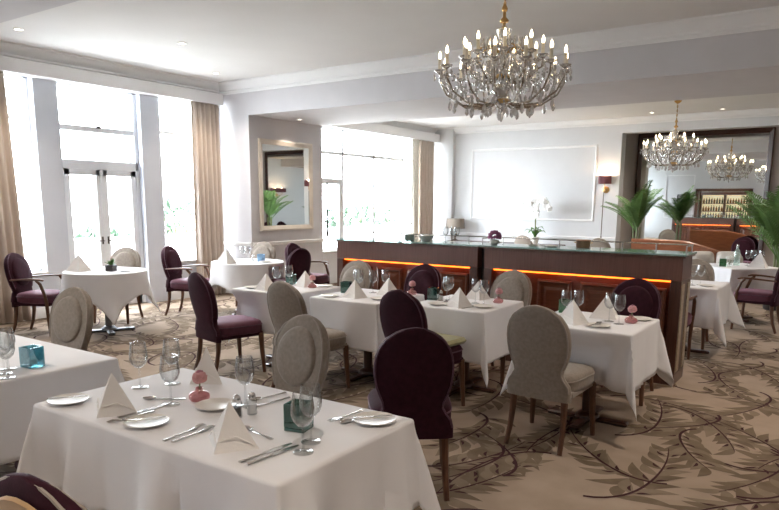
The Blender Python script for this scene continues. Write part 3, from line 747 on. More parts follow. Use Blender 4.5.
def k_spoon():
    t = root('spoon'); b = MB(); rs = []
    for q, zz in ((1., .007), (.96, .0085), (.7, .004), (.3, .0022), (.05, .002)): rs.append([(.0185*q*math.cos(2*PI*j/20), .062+.03*q*math.sin(2*PI*j/20), zz) for j in range(20)])
    low = [[(.0185*q*math.cos(2*PI*j/20), .062+.03*q*math.sin(2*PI*j/20), zz) for j in range(20)] for q, zz in ((.2, .0008), (.7, .0022), (1., .007))]
    b.rings(low+rs); b.build('bowl', M['silver'], t, ang=60)
    b = MB(); handle(b, .034, -.095, .006, .014); b.build('handle', M['silver'], t); return t
dknife, bknife, fork, spoon = Kind(k_knife), Kind(k_butter), Kind(k_fork), Kind(k_spoon)
def blossom(b, c, r, seed, n=16):
    rn = random.Random(seed)
    for k in range(n):
        z = 1-1.75*(k+.5)/n; a = k*2.39996; q = math.sqrt(max(0, 1-z*z)); d = Vector((q*math.cos(a), q*math.sin(a), z))
        mx = Matrix.Translation(Vector(c)+d*r*.72) @ d.to_track_quat('Z', 'Y').to_matrix().to_4x4() @ Matrix.Rotation(rn.uniform(.15, .5), 4, 'X')
        b.sphere((0, 0, 0), (r*.46, r*.46, r*.14), 8, 5, mx)
def k_rose():
    t = root('rose_vase')
    b = MB(); b.lathe([(.001, 0), (.036, .0), (.044, .008), (.045, .022), (.038, .034), (.018, .042), (.014, .05), (.018, .056), (.0165, .056), (.012, .05), (.001, .046)], 24); b.build('vase', M['pinkglass'], t, ang=60)
    b = MB(); b.tube([(0, 0, .03), (.004, 0, .06), (.004, .002, .085)], .003, 6); b.build('stem', M['stem'], t)
    b = MB(); blossom(b, (.004, .002, .098), .034, 4, 26); b.build('blossom', M['rose'], t)
    b = MB(); blossom(b, (.004, .002, .111), .023, 9, 14); b.build('flower_heart', M['mauve'], t); return t
rose = Kind(k_rose)
def k_votive(m):
    def fn():
        t = root('votive_holder')
        b = MB(); s, w, h = .042, .006, .105
        b.box((-s, -s, 0), (s, s, .014), bev=.003)
        for q in ((-s, -s, s, -s+w), (-s, s-w, s, s), (-s, -s+w, -s+w, s-w), (s-w, -s+w, s, s-w)): b.box((q[0], q[1], .014), (q[2], q[3], h), bev=.002)
        b.build('glass_cube', m, t)
        b = MB(); b.lathe([(.001, .0145), (.024, .0145), (.024, .04), (.02, .043), (.001, .042)], 18); o = b.build('candle', M['wax'], t)
        b = MB(); b.tube([(0, 0, .042), (.001, 0, .052)], .0012, 5); b.build('wick', M['black'], o); return t
    return Kind(fn)
vteal, vturq, vblue, vgreen = k_votive(M['teal']), k_votive(M['turq']), k_votive(M['blueglass']), k_votive(M['greenglass'])
def k_shaker(m, nm):
    def fn():
        t = root(nm)
        b = MB(); b.lathe([(.001, 0), (.019, 0), (.021, .004), (.019, .04), (.021, .062), (.015, .068), (.001, .068)], 16); b.build('glass_body', M['glass'], t, ang=50)
        b = MB(); b.lathe([(.001, .005), (.0165, .005), (.0165, .042), (.001, .043)], 14); b.build('contents', m, t)
        b = MB(); b.lathe([(.0155, .066), (.0165, .07), (.014, .084), (.006, .092), (.001, .093)], 16); b.build('cap', M['silver'], t, ang=50); return t
    return Kind(fn)
pepper, salt = k_shaker(M['pepper'], 'pepper_shaker'), k_shaker(M['salt'], 'salt_shaker')
def put(kind, p, rz, label, cat, group, dz=0, scale=None): return kind((p[0], p[1], ZT+dz), rz, label, cat, group, scale)
def lay(kind, a, b, label, cat, group, dz=0):
    """lays cutlery from a handle end towards a tip"""
    mx, my = (a[0]+b[0])/2, (a[1]+b[1])/2; return put(kind, (mx, my), face(b[0]-a[0], b[1]-a[1]), label, cat, group, dz)
G = dict(plate='side plates on the tables', glass='stemmed wine glasses', nap='pyramid folded napkins', rose='rose vases', vot='square glass votives', cut='cutlery on the front table', sh='salt and pepper shakers')
F1 = 'on the front table'
# front table
put(plate, (-2.665, 1.485), 0, 'white side plate at the left end of the front table', 'plate', G['plate'])
put(plate, (-2.155, 1.50), 0, 'white side plate at the near edge of the front table, between two napkins', 'plate', G['plate'])
put(plate, (-2.105, 1.80), 0, 'white side plate behind the nearer napkin, beside the pink rose vase', 'plate', G['plate'], scale=1.0)
put(plate, (-1.462, 2.035), 0, 'white side plate at the far right corner of the front table', 'plate', G['plate'])
lay(bknife, (-2.72, 1.415), (-2.62, 1.56), 'butter knife on the leftmost side plate of the front table', 'knife', G['cut'], .0175)
lay(bknife, (-2.21, 1.43), (-2.115, 1.575), 'butter knife on the side plate between two napkins', 'knife', G['cut'], .0175)
lay(bknife, (-1.525, 1.965), (-1.41, 2.10), 'butter knife on the plate at the far right table corner', 'knife', G['cut'], .0175)
put(napkin, (-2.40, 1.515), .15, 'pyramid napkin at the left of the front table, beside two side plates', 'napkin', G['nap'])
put(napkin, (-1.725, 1.525), .1, 'pyramid napkin nearest the viewer, in front of the pepper shaker', 'napkin', G['nap'])
put(napkin, (-2.47, 2.055), -.25, 'pyramid napkin at the far edge of the front table behind the pink rose', 'napkin', G['nap'])
lay(fork, (-2.262, 1.62), (-2.278, 1.41), 'dinner fork pointing to the near edge beside the left napkin', 'fork', G['cut'])
lay(dknife, (-2.31, 1.47), (-2.295, 1.70), 'dinner knife beside the left napkin of the front table', 'knife', G['cut'])
lay(fork, (-1.946, 1.415), (-1.964, 1.625), 'dinner fork on the left of the pair beside the nearest napkin', 'fork', G['cut'])
lay(fork, (-1.912, 1.425), (-1.918, 1.635), 'dinner fork on the right of the pair beside the nearest napkin', 'fork', G['cut'])
lay(spoon, (-2.29, 1.80), (-2.46, 1.69), 'dessert spoon at the left, behind the left napkin', 'spoon', G['cut'])
lay(spoon, (-1.64, 1.655), (-1.83, 1.69), 'dessert spoon in front of the salt and pepper shakers', 'spoon', G['cut'])
lay(spoon, (-1.52, 2.126), (-1.553, 1.925), 'spoon beside the far right corner plate', 'spoon', G['cut'])
lay(fork, (-1.586, 2.13), (-1.60, 1.91), 'dinner fork left of the spoon by the corner plate', 'fork', G['cut'])
lay(dknife, (-1.579, 1.425), (-1.559, 1.66), 'left one of two dinner knives by the nearest wine glass', 'knife', G['cut'])
lay(dknife, (-1.545, 1.425), (-1.527, 1.66), 'right one of two dinner knives by the nearest wine glass', 'knife', G['cut'])
lay(dknife, (-1.95, 2.09), (-1.987, 1.86), 'dinner knife at the far side, in front of the beige chair', 'knife', G['cut'])
lay(spoon, (-2.02, 2.11), (-2.05, 1.95), 'spoon at the far side, beside the dinner knife in front of the beige chair', 'spoon', G['cut'])
for p, l in (((-2.613, 1.797), 'wine glass leftmost on the front table, behind the left napkin'), ((-2.285, 1.715), 'wine glass just left of the pink rose vase on the front table'), ((-2.545, 1.925), 'wine glass behind the rose, between the left glass and the far napkin'),
             ((-2.02, 1.885), 'wine glass behind the salt and pepper shakers'), ((-1.47, 1.628), 'nearest wine glass, in front of the teal votive'), ((-1.515, 1.72), 'wine glass tucked between the nearest glass and the teal votive')):
    put(glass, p, 0, l, 'glass', G['glass'])
put(rose, (-2.245, 1.83), .3, 'pink glass vase with a dusty rose on the front table', 'vase', G['rose'])
put(pepper, (-1.938, 1.762), 0, 'pepper shaker on the front table behind the nearest napkin', 'shaker', G['sh'])
put(salt, (-1.92, 1.825), 0, 'salt shaker on the front table beside the pepper', 'shaker', G['sh'])
put(vteal, (-1.645, 1.80), .25, 'teal square glass votive at the right of the front table', 'votive', G['vot'])
# table cut off by the left edge
L2 = 'on the table at the left edge'
put(vturq, (-3.40, 1.72), .1, 'turquoise square glass votive '+L2, 'votive', G['vot'])
put(pepper, (-3.49, 1.73), 0, 'pepper shaker left of the turquoise votive', 'shaker', G['sh'])
for p, l in (((-3.36, 1.56), 'wine glass at the left edge, farther one beside the turquoise votive'), ((-3.265, 1.53), 'wine glass at the left edge, nearest to the table edge'), ((-3.44, 1.62), 'wine glass at the left edge, half hidden behind two other glasses'), ((-3.50, 1.53), 'wine glass cut off by the left edge of the view')):
    put(glass, p, 0, l, 'glass', G['glass'])
# round table by the terrace door
put(napkin, (-7.60, 4.49), .9, 'large white napkin on the round table by the terrace door', 'napkin', G['nap'], scale=1.25)
for p, l in (((-7.66, 4.72), 'left wine glass on the round table by the terrace door'), ((-7.55, 4.70), 'right wine glass on the round table by the terrace door')): put(glass, p, 0, l, 'glass', G['glass'])
def k_succulent():
    t = root('potted_plant'); b = MB(); b.box((-.05, -.05, 0), (.05, .05, .075), bev=.006); b.build('pot', M['pot'], t)
    b = MB(); rn = random.Random(4)
    for k in range(26):
        a = k*2.4; e = rn.uniform(.3, 1.2); L = rn.uniform(.06, .1); d = Vector((math.cos(a)*math.cos(e), math.sin(a)*math.cos(e), math.sin(e)))
        b.tube([Vector((0, 0, .07)), Vector((0, 0, .07))+d*L*.5, Vector((0, 0, .07))+d*L], [.006, .011, .002], 6, flat=.35)
    b.build('leaves', M['leaf2'], t); return t
put(Kind(k_succulent), (-7.30, 4.72), .4, 'small green plant in a dark cube pot on the round table', 'plant', None)
put(plate, (-7.14, 4.80), 0, 'side plate at the right of the round table by the terrace door', 'plate', G['plate'])
# round table below the mirror
put(napkin, (-7.0, 6.26), .8, 'large white napkin at the left of the table below the wall mirror', 'napkin', G['nap'], scale=1.25)
for p, l in (((-7.27, 6.53), 'leftmost wine glass below the wall mirror, behind the large napkin'), ((-7.17, 6.50), 'second wine glass from the left on the table below the wall mirror'), ((-7.16, 6.72), 'third wine glass from the left on the table below the wall mirror'), ((-7.05, 6.70), 'wine glass beside the blue votive below the wall mirror')):
    put(glass, p, 0, l, 'glass', G['glass'])
put(vblue, (-6.86, 6.78), .3, 'pale blue glass votive on the table below the wall mirror', 'votive', G['vot'])
put(salt, (-6.98, 6.74), 0, 'salt shaker left of the pale blue votive', 'shaker', G['sh'])
put(plate, (-6.72, 6.72), 0, 'side plate at the right of the table below the wall mirror', 'plate', G['plate'])
# leftmost table of the middle row
q = 'leftmost table of the middle row'
put(napkin, (-4.60, 4.60), .5, 'left napkin on the '+q, 'napkin', G['nap']); put(napkin, (-4.48, 5.03), .5, 'right napkin on the '+q+', beside the rose', 'napkin', G['nap'])
for p, l in (((-4.63, 4.78), 'nearer wine glass between the two napkins of the '+q), ((-4.62, 4.95), 'farther wine glass between the two napkins of the '+q)): put(glass, p, 0, l, 'glass', G['glass'])
put(rose, (-4.36, 5.0), 0, 'pink rose vase on the '+q, 'vase', G['rose']); put(plate, (-4.80, 4.62), 0, 'side plate on the '+q, 'plate', G['plate']); put(plate, (-4.32, 5.14), 0, 'side plate at the far corner of the '+q, 'plate', G['plate'])
put(vteal, (-4.72, 5.08), .3, 'teal votive behind the glasses on the '+q, 'votive', G['vot'])
# second table
q = 'second table of the middle row'
put(vteal, (-3.87, 4.92), .3, 'dark teal votive at the left of the '+q, 'votive', G['vot'])
put(napkin, (-3.60, 4.70), .5, 'nearer napkin on the '+q+', beside the dark votive', 'napkin', G['nap']); put(napkin, (-3.45, 5.01), .4, 'farther napkin on the '+q+', beside the rose', 'napkin', G['nap'])
put(plate, (-3.83, 4.63), 0, 'side plate at the near left corner of the '+q, 'plate', G['plate']); put(plate, (-3.36, 4.74), 0, 'side plate right of the nearer napkin on the '+q, 'plate', G['plate'])
for p, l in (((-3.77, 4.99), 'nearer of the two left wine glasses on the '+q), ((-3.86, 5.08), 'farther of the two left wine glasses on the '+q), ((-3.66, 5.06), 'left one of the right-hand wine glasses on the '+q), ((-3.60, 5.18), 'right one of the right-hand wine glasses on the '+q)): put(glass, p, 0, l, 'glass', G['glass'])
put(rose, (-3.31, 5.19), 0, 'pink rose vase on the '+q, 'vase', G['rose'])
# third table
q = 'table beside the olive seat pad'
put(vteal, (-2.985, 5.03), .3, 'teal votive at the left of the '+q, 'votive', G['vot']); put(salt, (-2.90, 5.02), 0, 'salt shaker on the '+q, 'shaker', G['sh'])
put(napkin, (-2.60, 4.80), .3, 'nearer napkin on the '+q, 'napkin', G['nap']); put(napkin, (-2.68, 5.30), .5, 'farther napkin behind the glasses on the '+q, 'napkin', G['nap'])
for p, l in (((-2.82, 4.98), 'nearer of the two left wine glasses on the '+q), ((-2.85, 5.08), 'farther of the two left wine glasses on the '+q), ((-2.585, 5.06), 'left of the two wine glasses before the farther napkin, '+q), ((-2.485, 5.02), 'right of the two wine glasses near the rose, '+q)): put(glass, p, 0, l, 'glass', G['glass'])
put(rose, (-2.44, 5.20), 0, 'pink rose vase on the '+q, 'vase', G['rose']); put(plate, (-2.80, 4.79), 0, 'side plate at the near left of the '+q, 'plate', G['plate']); put(plate, (-2.43, 4.90), 0, 'side plate at the right of the '+q, 'plate', G['plate'])
lay(fork, (-2.53, 4.72), (-2.51, 4.92), 'fork at the near edge of the '+q, 'fork', 'cutlery in the middle row')
# fourth table
q = 'square table by the big beige chair'
put(vgreen, (-1.80, 5.06), .2, 'green votive at the left of the '+q, 'votive', G['vot']); put(salt, (-1.745, 5.00), 0, 'salt shaker beside the green votive on the '+q, 'shaker', G['sh'])
put(napkin, (-1.585, 4.62), .3, 'nearer napkin on the '+q, 'napkin', G['nap'], scale=1.05); put(napkin, (-1.455, 5.01), .9, 'farther tilted napkin on the '+q, 'napkin', G['nap'], scale=1.1)
for p, l in (((-1.695, 4.79), 'leftmost wine glass on the '+q), ((-1.625, 4.855), 'second wine glass from the left on the '+q), ((-1.395, 4.86), 'third wine glass, near the rose on the '+q), ((-1.305, 4.79), 'rightmost wine glass on the '+q)): put(glass, p, 0, l, 'glass', G['glass'])
put(rose, (-1.25, 4.90), 0, 'pink rose vase on the '+q, 'vase', G['rose']); put(plate, (-1.225, 5.06), 0, 'side plate behind the rose on the '+q, 'plate', G['plate']); put(plate, (-1.39, 4.60), 0, 'side plate at the near edge of the '+q, 'plate', G['plate'])
lay(spoon, (-1.42, 4.50), (-1.40, 4.68), 'spoon lying across the near plate of the '+q, 'spoon', 'cutlery in the middle row', .0175)
# past the bar end
q = 'table just past the bar end'
for p, l in (((-1.34, 7.60), 'left wine glass on the '+q), ((-1.275, 7.68), 'right wine glass on the '+q)): put(glass, p, 0, l, 'glass', G['glass'])
put(plate, (-1.20, 7.60), 0, 'side plate on the '+q, 'plate', G['plate'])
# far table by the palm
q = 'far table by the right palm'
def k_bottle():
    t = root('water_bottle'); b = MB(); b.lathe([(.001, 0), (.04, 0), (.042, .006), (.042, .17), (.035, .20), (.016, .235), (.0145, .275), (.001, .275)], 20); b.build('bottle_body', M['bottle_clear'], t, ang=50)
    b = MB(); b.lathe([(.0155, .265), (.0155, .29), (.001, .291)], 14); b.build('cap', M['silver'], t); return t
put(Kind(k_bottle), (-1.30, 10.50), 0, 'clear water bottle on the '+q, 'bottle', None)
put(vgreen, (-1.43, 10.20), .2, 'green votive on the '+q, 'votive', G['vot'])
def k_posy():
    t = root('flower_vase'); b = MB(); b.lathe([(.001, 0), (.025, 0), (.032, .02), (.026, .06), (.022, .07), (.001, .06)], 16); b.build('vase', M['glass'], t, ang=50)
    b = MB(); [b.tube([(0, 0, .02), (.03*math.cos(k*1.3), .03*math.sin(k*1.3), .10)], .002, 5) for k in range(5)]; b.build('stem', M['stem'], t)
    b = MB(); [blossom(b, (.035*math.cos(k*1.3), .035*math.sin(k*1.3), .11+.01*(k % 2)), .026, k, 9) for k in range(5)]; b.build('blossom', M['whitepetal'], t); return t
put(Kind(k_posy), (-1.36, 10.28), 0, 'small vase of white flowers beside the green votive', 'vase', None)
for p, l in (((-1.17, 10.58), 'leftmost of three wine glasses on the '+q), ((-1.12, 10.70), 'middle of three wine glasses on the '+q), ((-1.02, 10.73), 'rightmost of three wine glasses on the '+q)): put(glass, p, 0, l, 'glass', G['glass'])
put(napkin, (-.99, 10.33), .6, 'tall folded napkin on the '+q, 'napkin', G['nap'], scale=1.3)
WORLD = 20; EXPO = 0.60
# ------------------------------------------------------------------ bar counter: two cabinets, two glass tops
def bar_cabinet(x0, x1, label, endstrip):
    t = root('bar_cabinet', ((x0+x1)/2, 6.38, .0017)); tag(t, label, 'bar counter', 'bar counter cabinets')
    w = (x1-x0)/2
    b = MB(); b.box((-w, -.20, 0), (w, .20, .10), bev=.006); b.build('plinth', M['darkwood'], t)
    b = MB(); b.box((-w+.02, -.13, .10), (w-.02, .13, .94)); b.build('body', M['redwood'], t, smooth=False)
    b = MB(); b.box((-w, -.20, .935), (w, .20, 1.135), bev=.004)
    b.build('upper_panel', M['panelwood'], t)
    for s in (-1, 1):
        xa = s*w; b = MB()
        b.box((min(xa, xa-s*.09), -.20, .10), (max(xa, xa-s*.09), .20, .935), bev=.004)
        b.build('end_post', M['darkwood'], t)
    n = 4; pw = (2*w-.18)/n
    for side in (-1, 1):
        for k in range(n):
            u0 = -w+.09+k*pw+.04; u1 = u0+pw-.08; b = MB(); y = side*.13
            def fr(d, h): return [(u0+d, y+side*h, .15+d), (u1-d, y+side*h, .15+d), (u1-d, y+side*h, .86-d), (u0+d, y+side*h, .86-d)]
            rs = [fr(0, 0), fr(.004, .022), fr(.022, .03), (fr(.04, .012)), fr(.07, .012), fr(.10, .024)]
            b.rings(rs, False, True); b.build('raised_panel', M['redwood'], t, ang=20)
        b = MB(); y = side*.15
        b.box((-w+.095, min(y, y+side*.02), .918), (w-.095, max(y, y+side*.02), .932)); o = b.build('light_strip', M['led'], t, smooth=False); o['label'] = 'glowing orange light strip under the counter'
    if endstrip:
        b = MB(); b.box((w-.001, -.175, .12), (w+.006, -.07, .90)); b.box((w-.001, .07, .12), (w+.006, .175, .90)); o = b.build('end_strip', M['goldstrip'], t, smooth=False); o['label'] = 'pale gold mosaic strip on the end'
    return t
bar_cabinet(-5.0, -3.145, 'left half of the dark wood bar counter with orange under-lighting', False)
bar_cabinet(-3.07, -1.175, 'right half of the dark wood bar counter, with gold strip on its end', True)
b = MB(); b.box((-3.14, 6.27, .0017), (-3.075, 6.5, 1.13)); tag(b.build('filler_post', M['pot'], smooth=False), 'dark recessed post between the two halves of the bar', 'post')
def glass_top(x0, x1, label):
    t = root('counter_top', ((x0+x1)/2, 6.38, 1.1367)); tag(t, label, 'counter top', 'glass counter tops of the bar'); w = (x1-x0)/2
    b = MB(); b.box((-w, -.22, 0), (w, .22, .016), bev=.003); b.build('wood_bed', M['panelwood'], t)
    b = MB(); b.box((-w-.01, -.235, .0165), (w+.01, .235, .034), bev=.004); b.build('glass_slab', M['counterglass'], t)
    b = MB(); b.tube([(-w+.02, .20, .095), (w-.02, .20, .095), (w-.02, -.10, .095)], .006, 8); b.build('rail', M['silver'], t)
    n = 7
    for k in range(n):
        b = MB(); x = -w+.03+(2*w-.06)*k/(n-1); b.tube([(x, .20, .033), (x, .20, .095)], .006, 8); b.build('rail_post', M['silver'], t)
    b = MB(); b.tube([(w-.02, -.10, .033), (w-.02, -.10, .095)], .006, 8); b.build('rail_post', M['silver'], t)
glass_top(-5.02, -3.125, 'greenish glass top with rail on the left half of the bar')
glass_top(-3.085, -1.155, 'greenish glass top with rail on the right half of the bar')
ZB = 1.1715
def k_pot():
    t = root('sauce_pot'); b = MB(); b.lathe([(.001, 0), (.05, 0), (.06, .01), (.058, .055), (.064, .062), (.06, .062), (.052, .05), (.03, .012), (.001, .012)], 24); b.build('pot_body', M['silver'], t, ang=50)
    for s in (-1, 1):
        b = MB(); b.tube([(s*.058, -.02, .045), (s*.09, -.018, .05), (s*.09, .018, .05), (s*.058, .02, .045)], .005, 6); b.build('handle', M['silver'], t)
    b = MB(); b.lathe([(.061, .063), (.05, .072), (.012, .08), (.001, .08)], 24); b.sphere((0, 0, .087), .009); b.build('lid', M['silver'], t, ang=50); return t
tag_ = lambda o, *a: o
Kind(k_pot)((-4.08, 6.33, ZB), .4, 'silver lidded pot on the left half of the bar', 'pot')
def k_bowl():
    b = MB(); b.lathe([(.001, 0), (.035, 0), (.045, .008), (.085, .05), (.09, .062), (.085, .062), (.075, .045), (.03, .012), (.001, .012)], 28); b.sphere((0, 0, .045), (.06, .06, .03), 14, 7); return b.build('napkin_bowl', M['china'], ang=50)
Kind(k_bowl)((-3.88, 6.36, ZB), 0, 'white bowl beside the silver pot on the bar', 'bowl')
for p, l in (((-3.60, 6.30), 'wine glass on the bar, leftmost of the group below the table lamp'), ((-3.53, 6.34), 'wine glass on the bar, middle of the group below the table lamp'), ((-3.46, 6.30), 'wine glass on the bar, rightmost of the group below the table lamp')):
    glass((p[0], p[1], ZB), 0, l, 'glass', G['glass'], .8)
def k_hyd():
    t = root('flower_bowl'); b = MB(); b.lathe([(.001, 0), (.03, 0), (.05, .02), (.045, .05), (.04, .05), (.001, .03)], 20); b.build('vase', M['china'], t, ang=50)
    b = MB(); rn = random.Random(2)
    for k in range(60):
        u, v = rn.uniform(0, 6.28), rn.uniform(-.4, 1); q = .06; p = (q*math.cos(u)*math.sqrt(1-v*v), q*math.sin(u)*math.sqrt(1-v*v), .085+.05*v); b.sphere(p, .017, 6, 4)
    b.build('blossom', M['hydrangea'], t); return t
Kind(k_hyd)((-3.03, 6.32, ZB), 0, 'purple flower head in a white bowl above the middle of the bar', 'flowers')
def k_copper():
    t = root('copper_pot'); b = MB(); b.lathe([(.001, 0), (.06, 0), (.066, .006), (.068, .07), (.074, .075), (.068, .078), (.06, .07), (.055, .01), (.001, .01)], 24); b.build('pot_body', M['copper'], t, ang=50)
    for s in (-1, 1):
        b = MB(); b.tube([(s*.068, -.02, .05), (s*.09, 0, .055), (s*.068, .02, .05)], .004, 6); b.build('handle', M['brass'], t)
    return t
Kind(k_copper)((-2.13, 6.40, ZB), 0, 'copper pot on the right half of the bar', 'pot')
for p, l in (((-2.62, 6.36), 'small white saucer on the bar left of the copper pot'), ((-2.42, 6.34), 'small white saucer on the bar close beside the copper pot')): plate((p[0], p[1], ZB), 0, l, 'plate', 'saucers on the bar', .8)

# ------------------------------------------------------------------ chandeliers
def make_chandelier():
    """hangs from its own origin (bottom of the body = 0, body about .7 m tall)"""
    t = root('chandelier')
    b = MB(); b.lathe([(.001, .06), (.03, .07), (.06, .11), (.035, .15), (.05, .17), (.075, .20), (.05, .235), (.025, .25), (.035, .30), (.022, .34), (.03, .42), (.05, .46), (.028, .50), (.02, .56), (.045, .60), (.062, .645), (.03, .66), (.012, .68), (.001, .68)], 18)
    o = b.build('glass_stem', M['crystal'], t, ang=40)
    b = MB(); b.lathe([(.001, .66), (.013, .662), (.013, .695), (.032, .70), (.035, .715), (.013, .74), (.013, .775), (.02, .78), (.024, .80), (.01, .83), (.001, .832)], 14); b.build('metal_core', M['brass'], t, ang=50)
    for rg in ([(.055, .10), (.075, .115), (.055, .135)], [(.045, .285), (.06, .30), (.045, .32)]):
        b = MB(); b.lathe(rg, 16); b.build('metal_collar', M['brass'], t)
    b = MB()
    for k in range(8):
        a = 2*PI*k/8; c, s = math.cos(a), math.sin(a)
        b.tube([(.02*c, .02*s, .47), (.10*c, .10*s, .53), (.19*c, .19*s, .50), (.22*c, .22*s, .44), (.18*c, .18*s, .42)], [.006, .007, .006, .005, .004], 6)
    b.build('scroll_branch', M['brass'], t)
    specs = [(.485, .335, 14, 0, .12), (.30, .435, 9, .2, .30)]
    first = {}
    for ti, (r, zc, n, ph, z0) in enumerate(specs):
        for k in range(n):
            a = 2*PI*k/n+ph
            if ti not in first:
                b = MB(); b.tube([(.03, 0, z0), (r*.30, 0, z0-.035), (r*.62, 0, z0-.03), (r*.88, 0, z0+.05), (r*.99, 0, zc-.07), (r, 0, zc)], [.009, .0085, .008, .0075, .007, .006], 8)
                arm = b.build('arm', M['armglass'], t)
                b = MB(); b.lathe([(.001, zc-.01), (.012, zc-.008), (.04, zc+.008), (.046, zc+.018), (.04, zc+.014), (.001, zc+.004)], 16, c=(r, 0, 0)); b.build('drip_pan', M['crystal'], arm, ang=40)
                b = MB(); b.lathe([(.001, zc+.005), (.0135, zc+.005), (.0125, zc+.10), (.001, zc+.10)], 12, c=(r, 0, 0)); b.build('candle_sleeve', M['candle'], arm, ang=40)
                b = MB(); b.lathe([(.001, zc+.10), (.008, zc+.101), (.0115, zc+.115), (.0105, zc+.13), (.005, zc+.148), (.001, zc+.158)], 12, c=(r, 0, 0)); b.build('bulb', M['bulb'], arm, ang=60)
                arm.rotation_euler.z = a; first[ti] = arm
            else:
                arm = copy_tree(first[ti], t); arm.rotation_euler.z = a
    # pendant drops under the pans and under the lower ring
    drop = None; cnt = 0
    def place(x, y, z, s):
        nonlocal drop, cnt
        cnt += 1
        if drop is None:
            b = MB(); b.lathe([(.001, -.075), (.009, -.067), (.0165, -.048), (.013, -.025), (.003, -.004), (.001, 0)], 6); b.sphere((0, 0, .008), .007, 6, 4)
            drop = b.build('crystal_drop', M['crystal'], t, smooth=False); d = drop
        else: d = drop.copy(); COL.objects.link(d); d.parent = t
        d.location = (x, y, z); d.rotation_euler.z = cnt*.7; d.scale = (s, s, s)
    for k in range(14):
        a = 2*PI*k/14; 
        for da, rr, dz in ((-.085, .47, .325), (.085, .47, .325), (0, .525, .33)): place(rr*math.cos(a+da), rr*math.sin(a+da), dz, .8)
        place(.40*math.cos(a), .40*math.sin(a), .125, 1.05)
    for k in range(10): a = 2*PI*k/10+.1; place(.24*math.cos(a), .24*math.sin(a), .085, 1.1)
    for k in range(9): a = 2*PI*k/9+.2; place(.31*math.cos(a), .31*math.sin(a), .42, .8)
    for k in range(6): a = 2*PI*k/6; place(.11*math.cos(a), .11*math.sin(a), .085, 1.1)
    place(0, 0, .06, 1.3)
    # strings of beads between the tiers
    b = MB()
    for k in range(14):
        a0, a1 = 2*PI*k/14, 2*PI*(k+1)/14
        for i in range(1, 6):
            s = i/6; a = a0+(a1-a0)*s; z = .325-.07*math.sin(PI*s); b.sphere((.485*math.cos(a), .485*math.sin(a), z), .0095, 6, 4)
        for i in range(1, 10):
            s = i/10; r = .06+.24*s; b.sphere((r*math.cos(a0), r*math.sin(a0), .60-.18*s-.07*math.sin(PI*s)), .0095, 6, 4)
            r = .08+.39*s; b.sphere((r*math.cos(a0+.2), r*math.sin(a0+.2), .44-.11*s-.10*math.sin(PI*s)), .0095, 6, 4)
        for rr, zz, hgt in ((.17, .575, .13), (.12, .42, .12), (.40, .21, .05), (.31, .205, .05), (.46, .285, .05), (.20, .30, .10), (.26, .385, .06)):
            a = a0+.11+rr*3
            b.lathe([(.001, -.03-hgt*.5), (.010, -.022-hgt*.5), (.0125, -hgt*.45), (.006, -.01), (.001, 0)], 6, c=(rr*math.cos(a), rr*math.sin(a), zz))
            b.lathe([(.001, -.03-hgt*.5), (.010, -.022-hgt*.5), (.0125, -hgt*.45), (.006, -.01), (.001, 0)], 6, c=(rr*math.cos(a+.22), rr*math.sin(a+.22), zz))
    o = b.build('bead_strings', M['crystal'], t); o['kind'] = 'stuff'
    return t
chand = Kind(make_chandelier)
def hang(loc, rz, zc, label):
    t = chand(loc, rz, label, 'chandelier', 'crystal chandeliers')
    b = MB(); top = zc-loc[2]; z = .80
    n = int((top-.86)/.035)
    for k in range(n):
        zz = .81+k*.035; mx = Matrix.Translation((0, 0, zz+.018)) @ Matrix.Rotation(PI/2*(k % 2), 4, 'Z') @ Matrix.Rotation(PI/2, 4, 'X')
        b.tube([(.009*math.cos(2*PI*j/10), .022*math.sin(2*PI*j/10), 0) for j in range(10)], .0035, 5, mx=mx, closed=True)
    b.tube([(0, 0, .79), (0, 0, top-.02)], .004, 6)
    b.build('chain', M['brass'], t)
    b = MB(); b.lathe([(.001, top-.05), (.02, top-.045), (.055, top-.015), (.06, top-.001), (.001, top-.001)], 20); b.build('ceiling_rose', M['brass'], t)
    return t
hang((-2.362, 4.967, 2.255), .1, ZC, 'large crystal chandelier hanging nearest, over the middle row of tables')
hang((-2.606, 12.2, 2.15), .3, ZC2, 'crystal chandelier hanging in the far room in front of the big mirror')

# ------------------------------------------------------------------ downlights
def make_down():
    t = root('downlight')
    b = MB(); b.lathe([(.038, -.001), (.052, -.001), (.054, -.006), (.05, -.012), (.04, -.008)], 24, cap0=False, cap1=False); b.build('ring', M['trim'], t, ang=50)
    b = MB(); b.lathe([(.001, -.004), (.04, -.004), (.04, -.002), (.001, -.002)], 20); b.build('lens', M['lampglow'], t); return t
down = Kind(make_down)
def lamp(loc, z, label, power=26, spot=110):
    d = down((loc[0], loc[1], z), 0, label, 'downlight', 'recessed ceiling downlights')
    l = bpy.data.lights.new('downlight_beam', 'SPOT'); l.energy = power; l.color = (1, .87, .74); l.spot_size = math.radians(spot); l.spot_blend = .9; l.shadow_soft_size = .05
    o = bpy.data.objects.new('downlight_beam', l); COL.objects.link(o); o.parent = d; o.location = (0, 0, -.03)
    return d
PW = 52
for p, l in (((-7.03, 5.70), 'ceiling downlight to the right, above the round tables'), ((-8.20, 7.26), 'ceiling downlight in the corner over the corner curtain'), ((-8.05, 4.24), 'ceiling downlight at the left by the window cornice')): lamp(p, ZC, l, PW*.8)
for i, p in enumerate(((-.2, 4.4), (-.6, 7.1), (1.6, 5.6), (-4.2, 4.2), (-2.0, 3.2), (1.4, 1.2), (-.6, .6), (-4.6, 1.0), (-.6, -1.6), (-4.6, -1.6))): lamp(p, ZC, 'unseen fill downlight added above the view', PW*1.15)  # unseen downlights added to brighten the right side and foreground
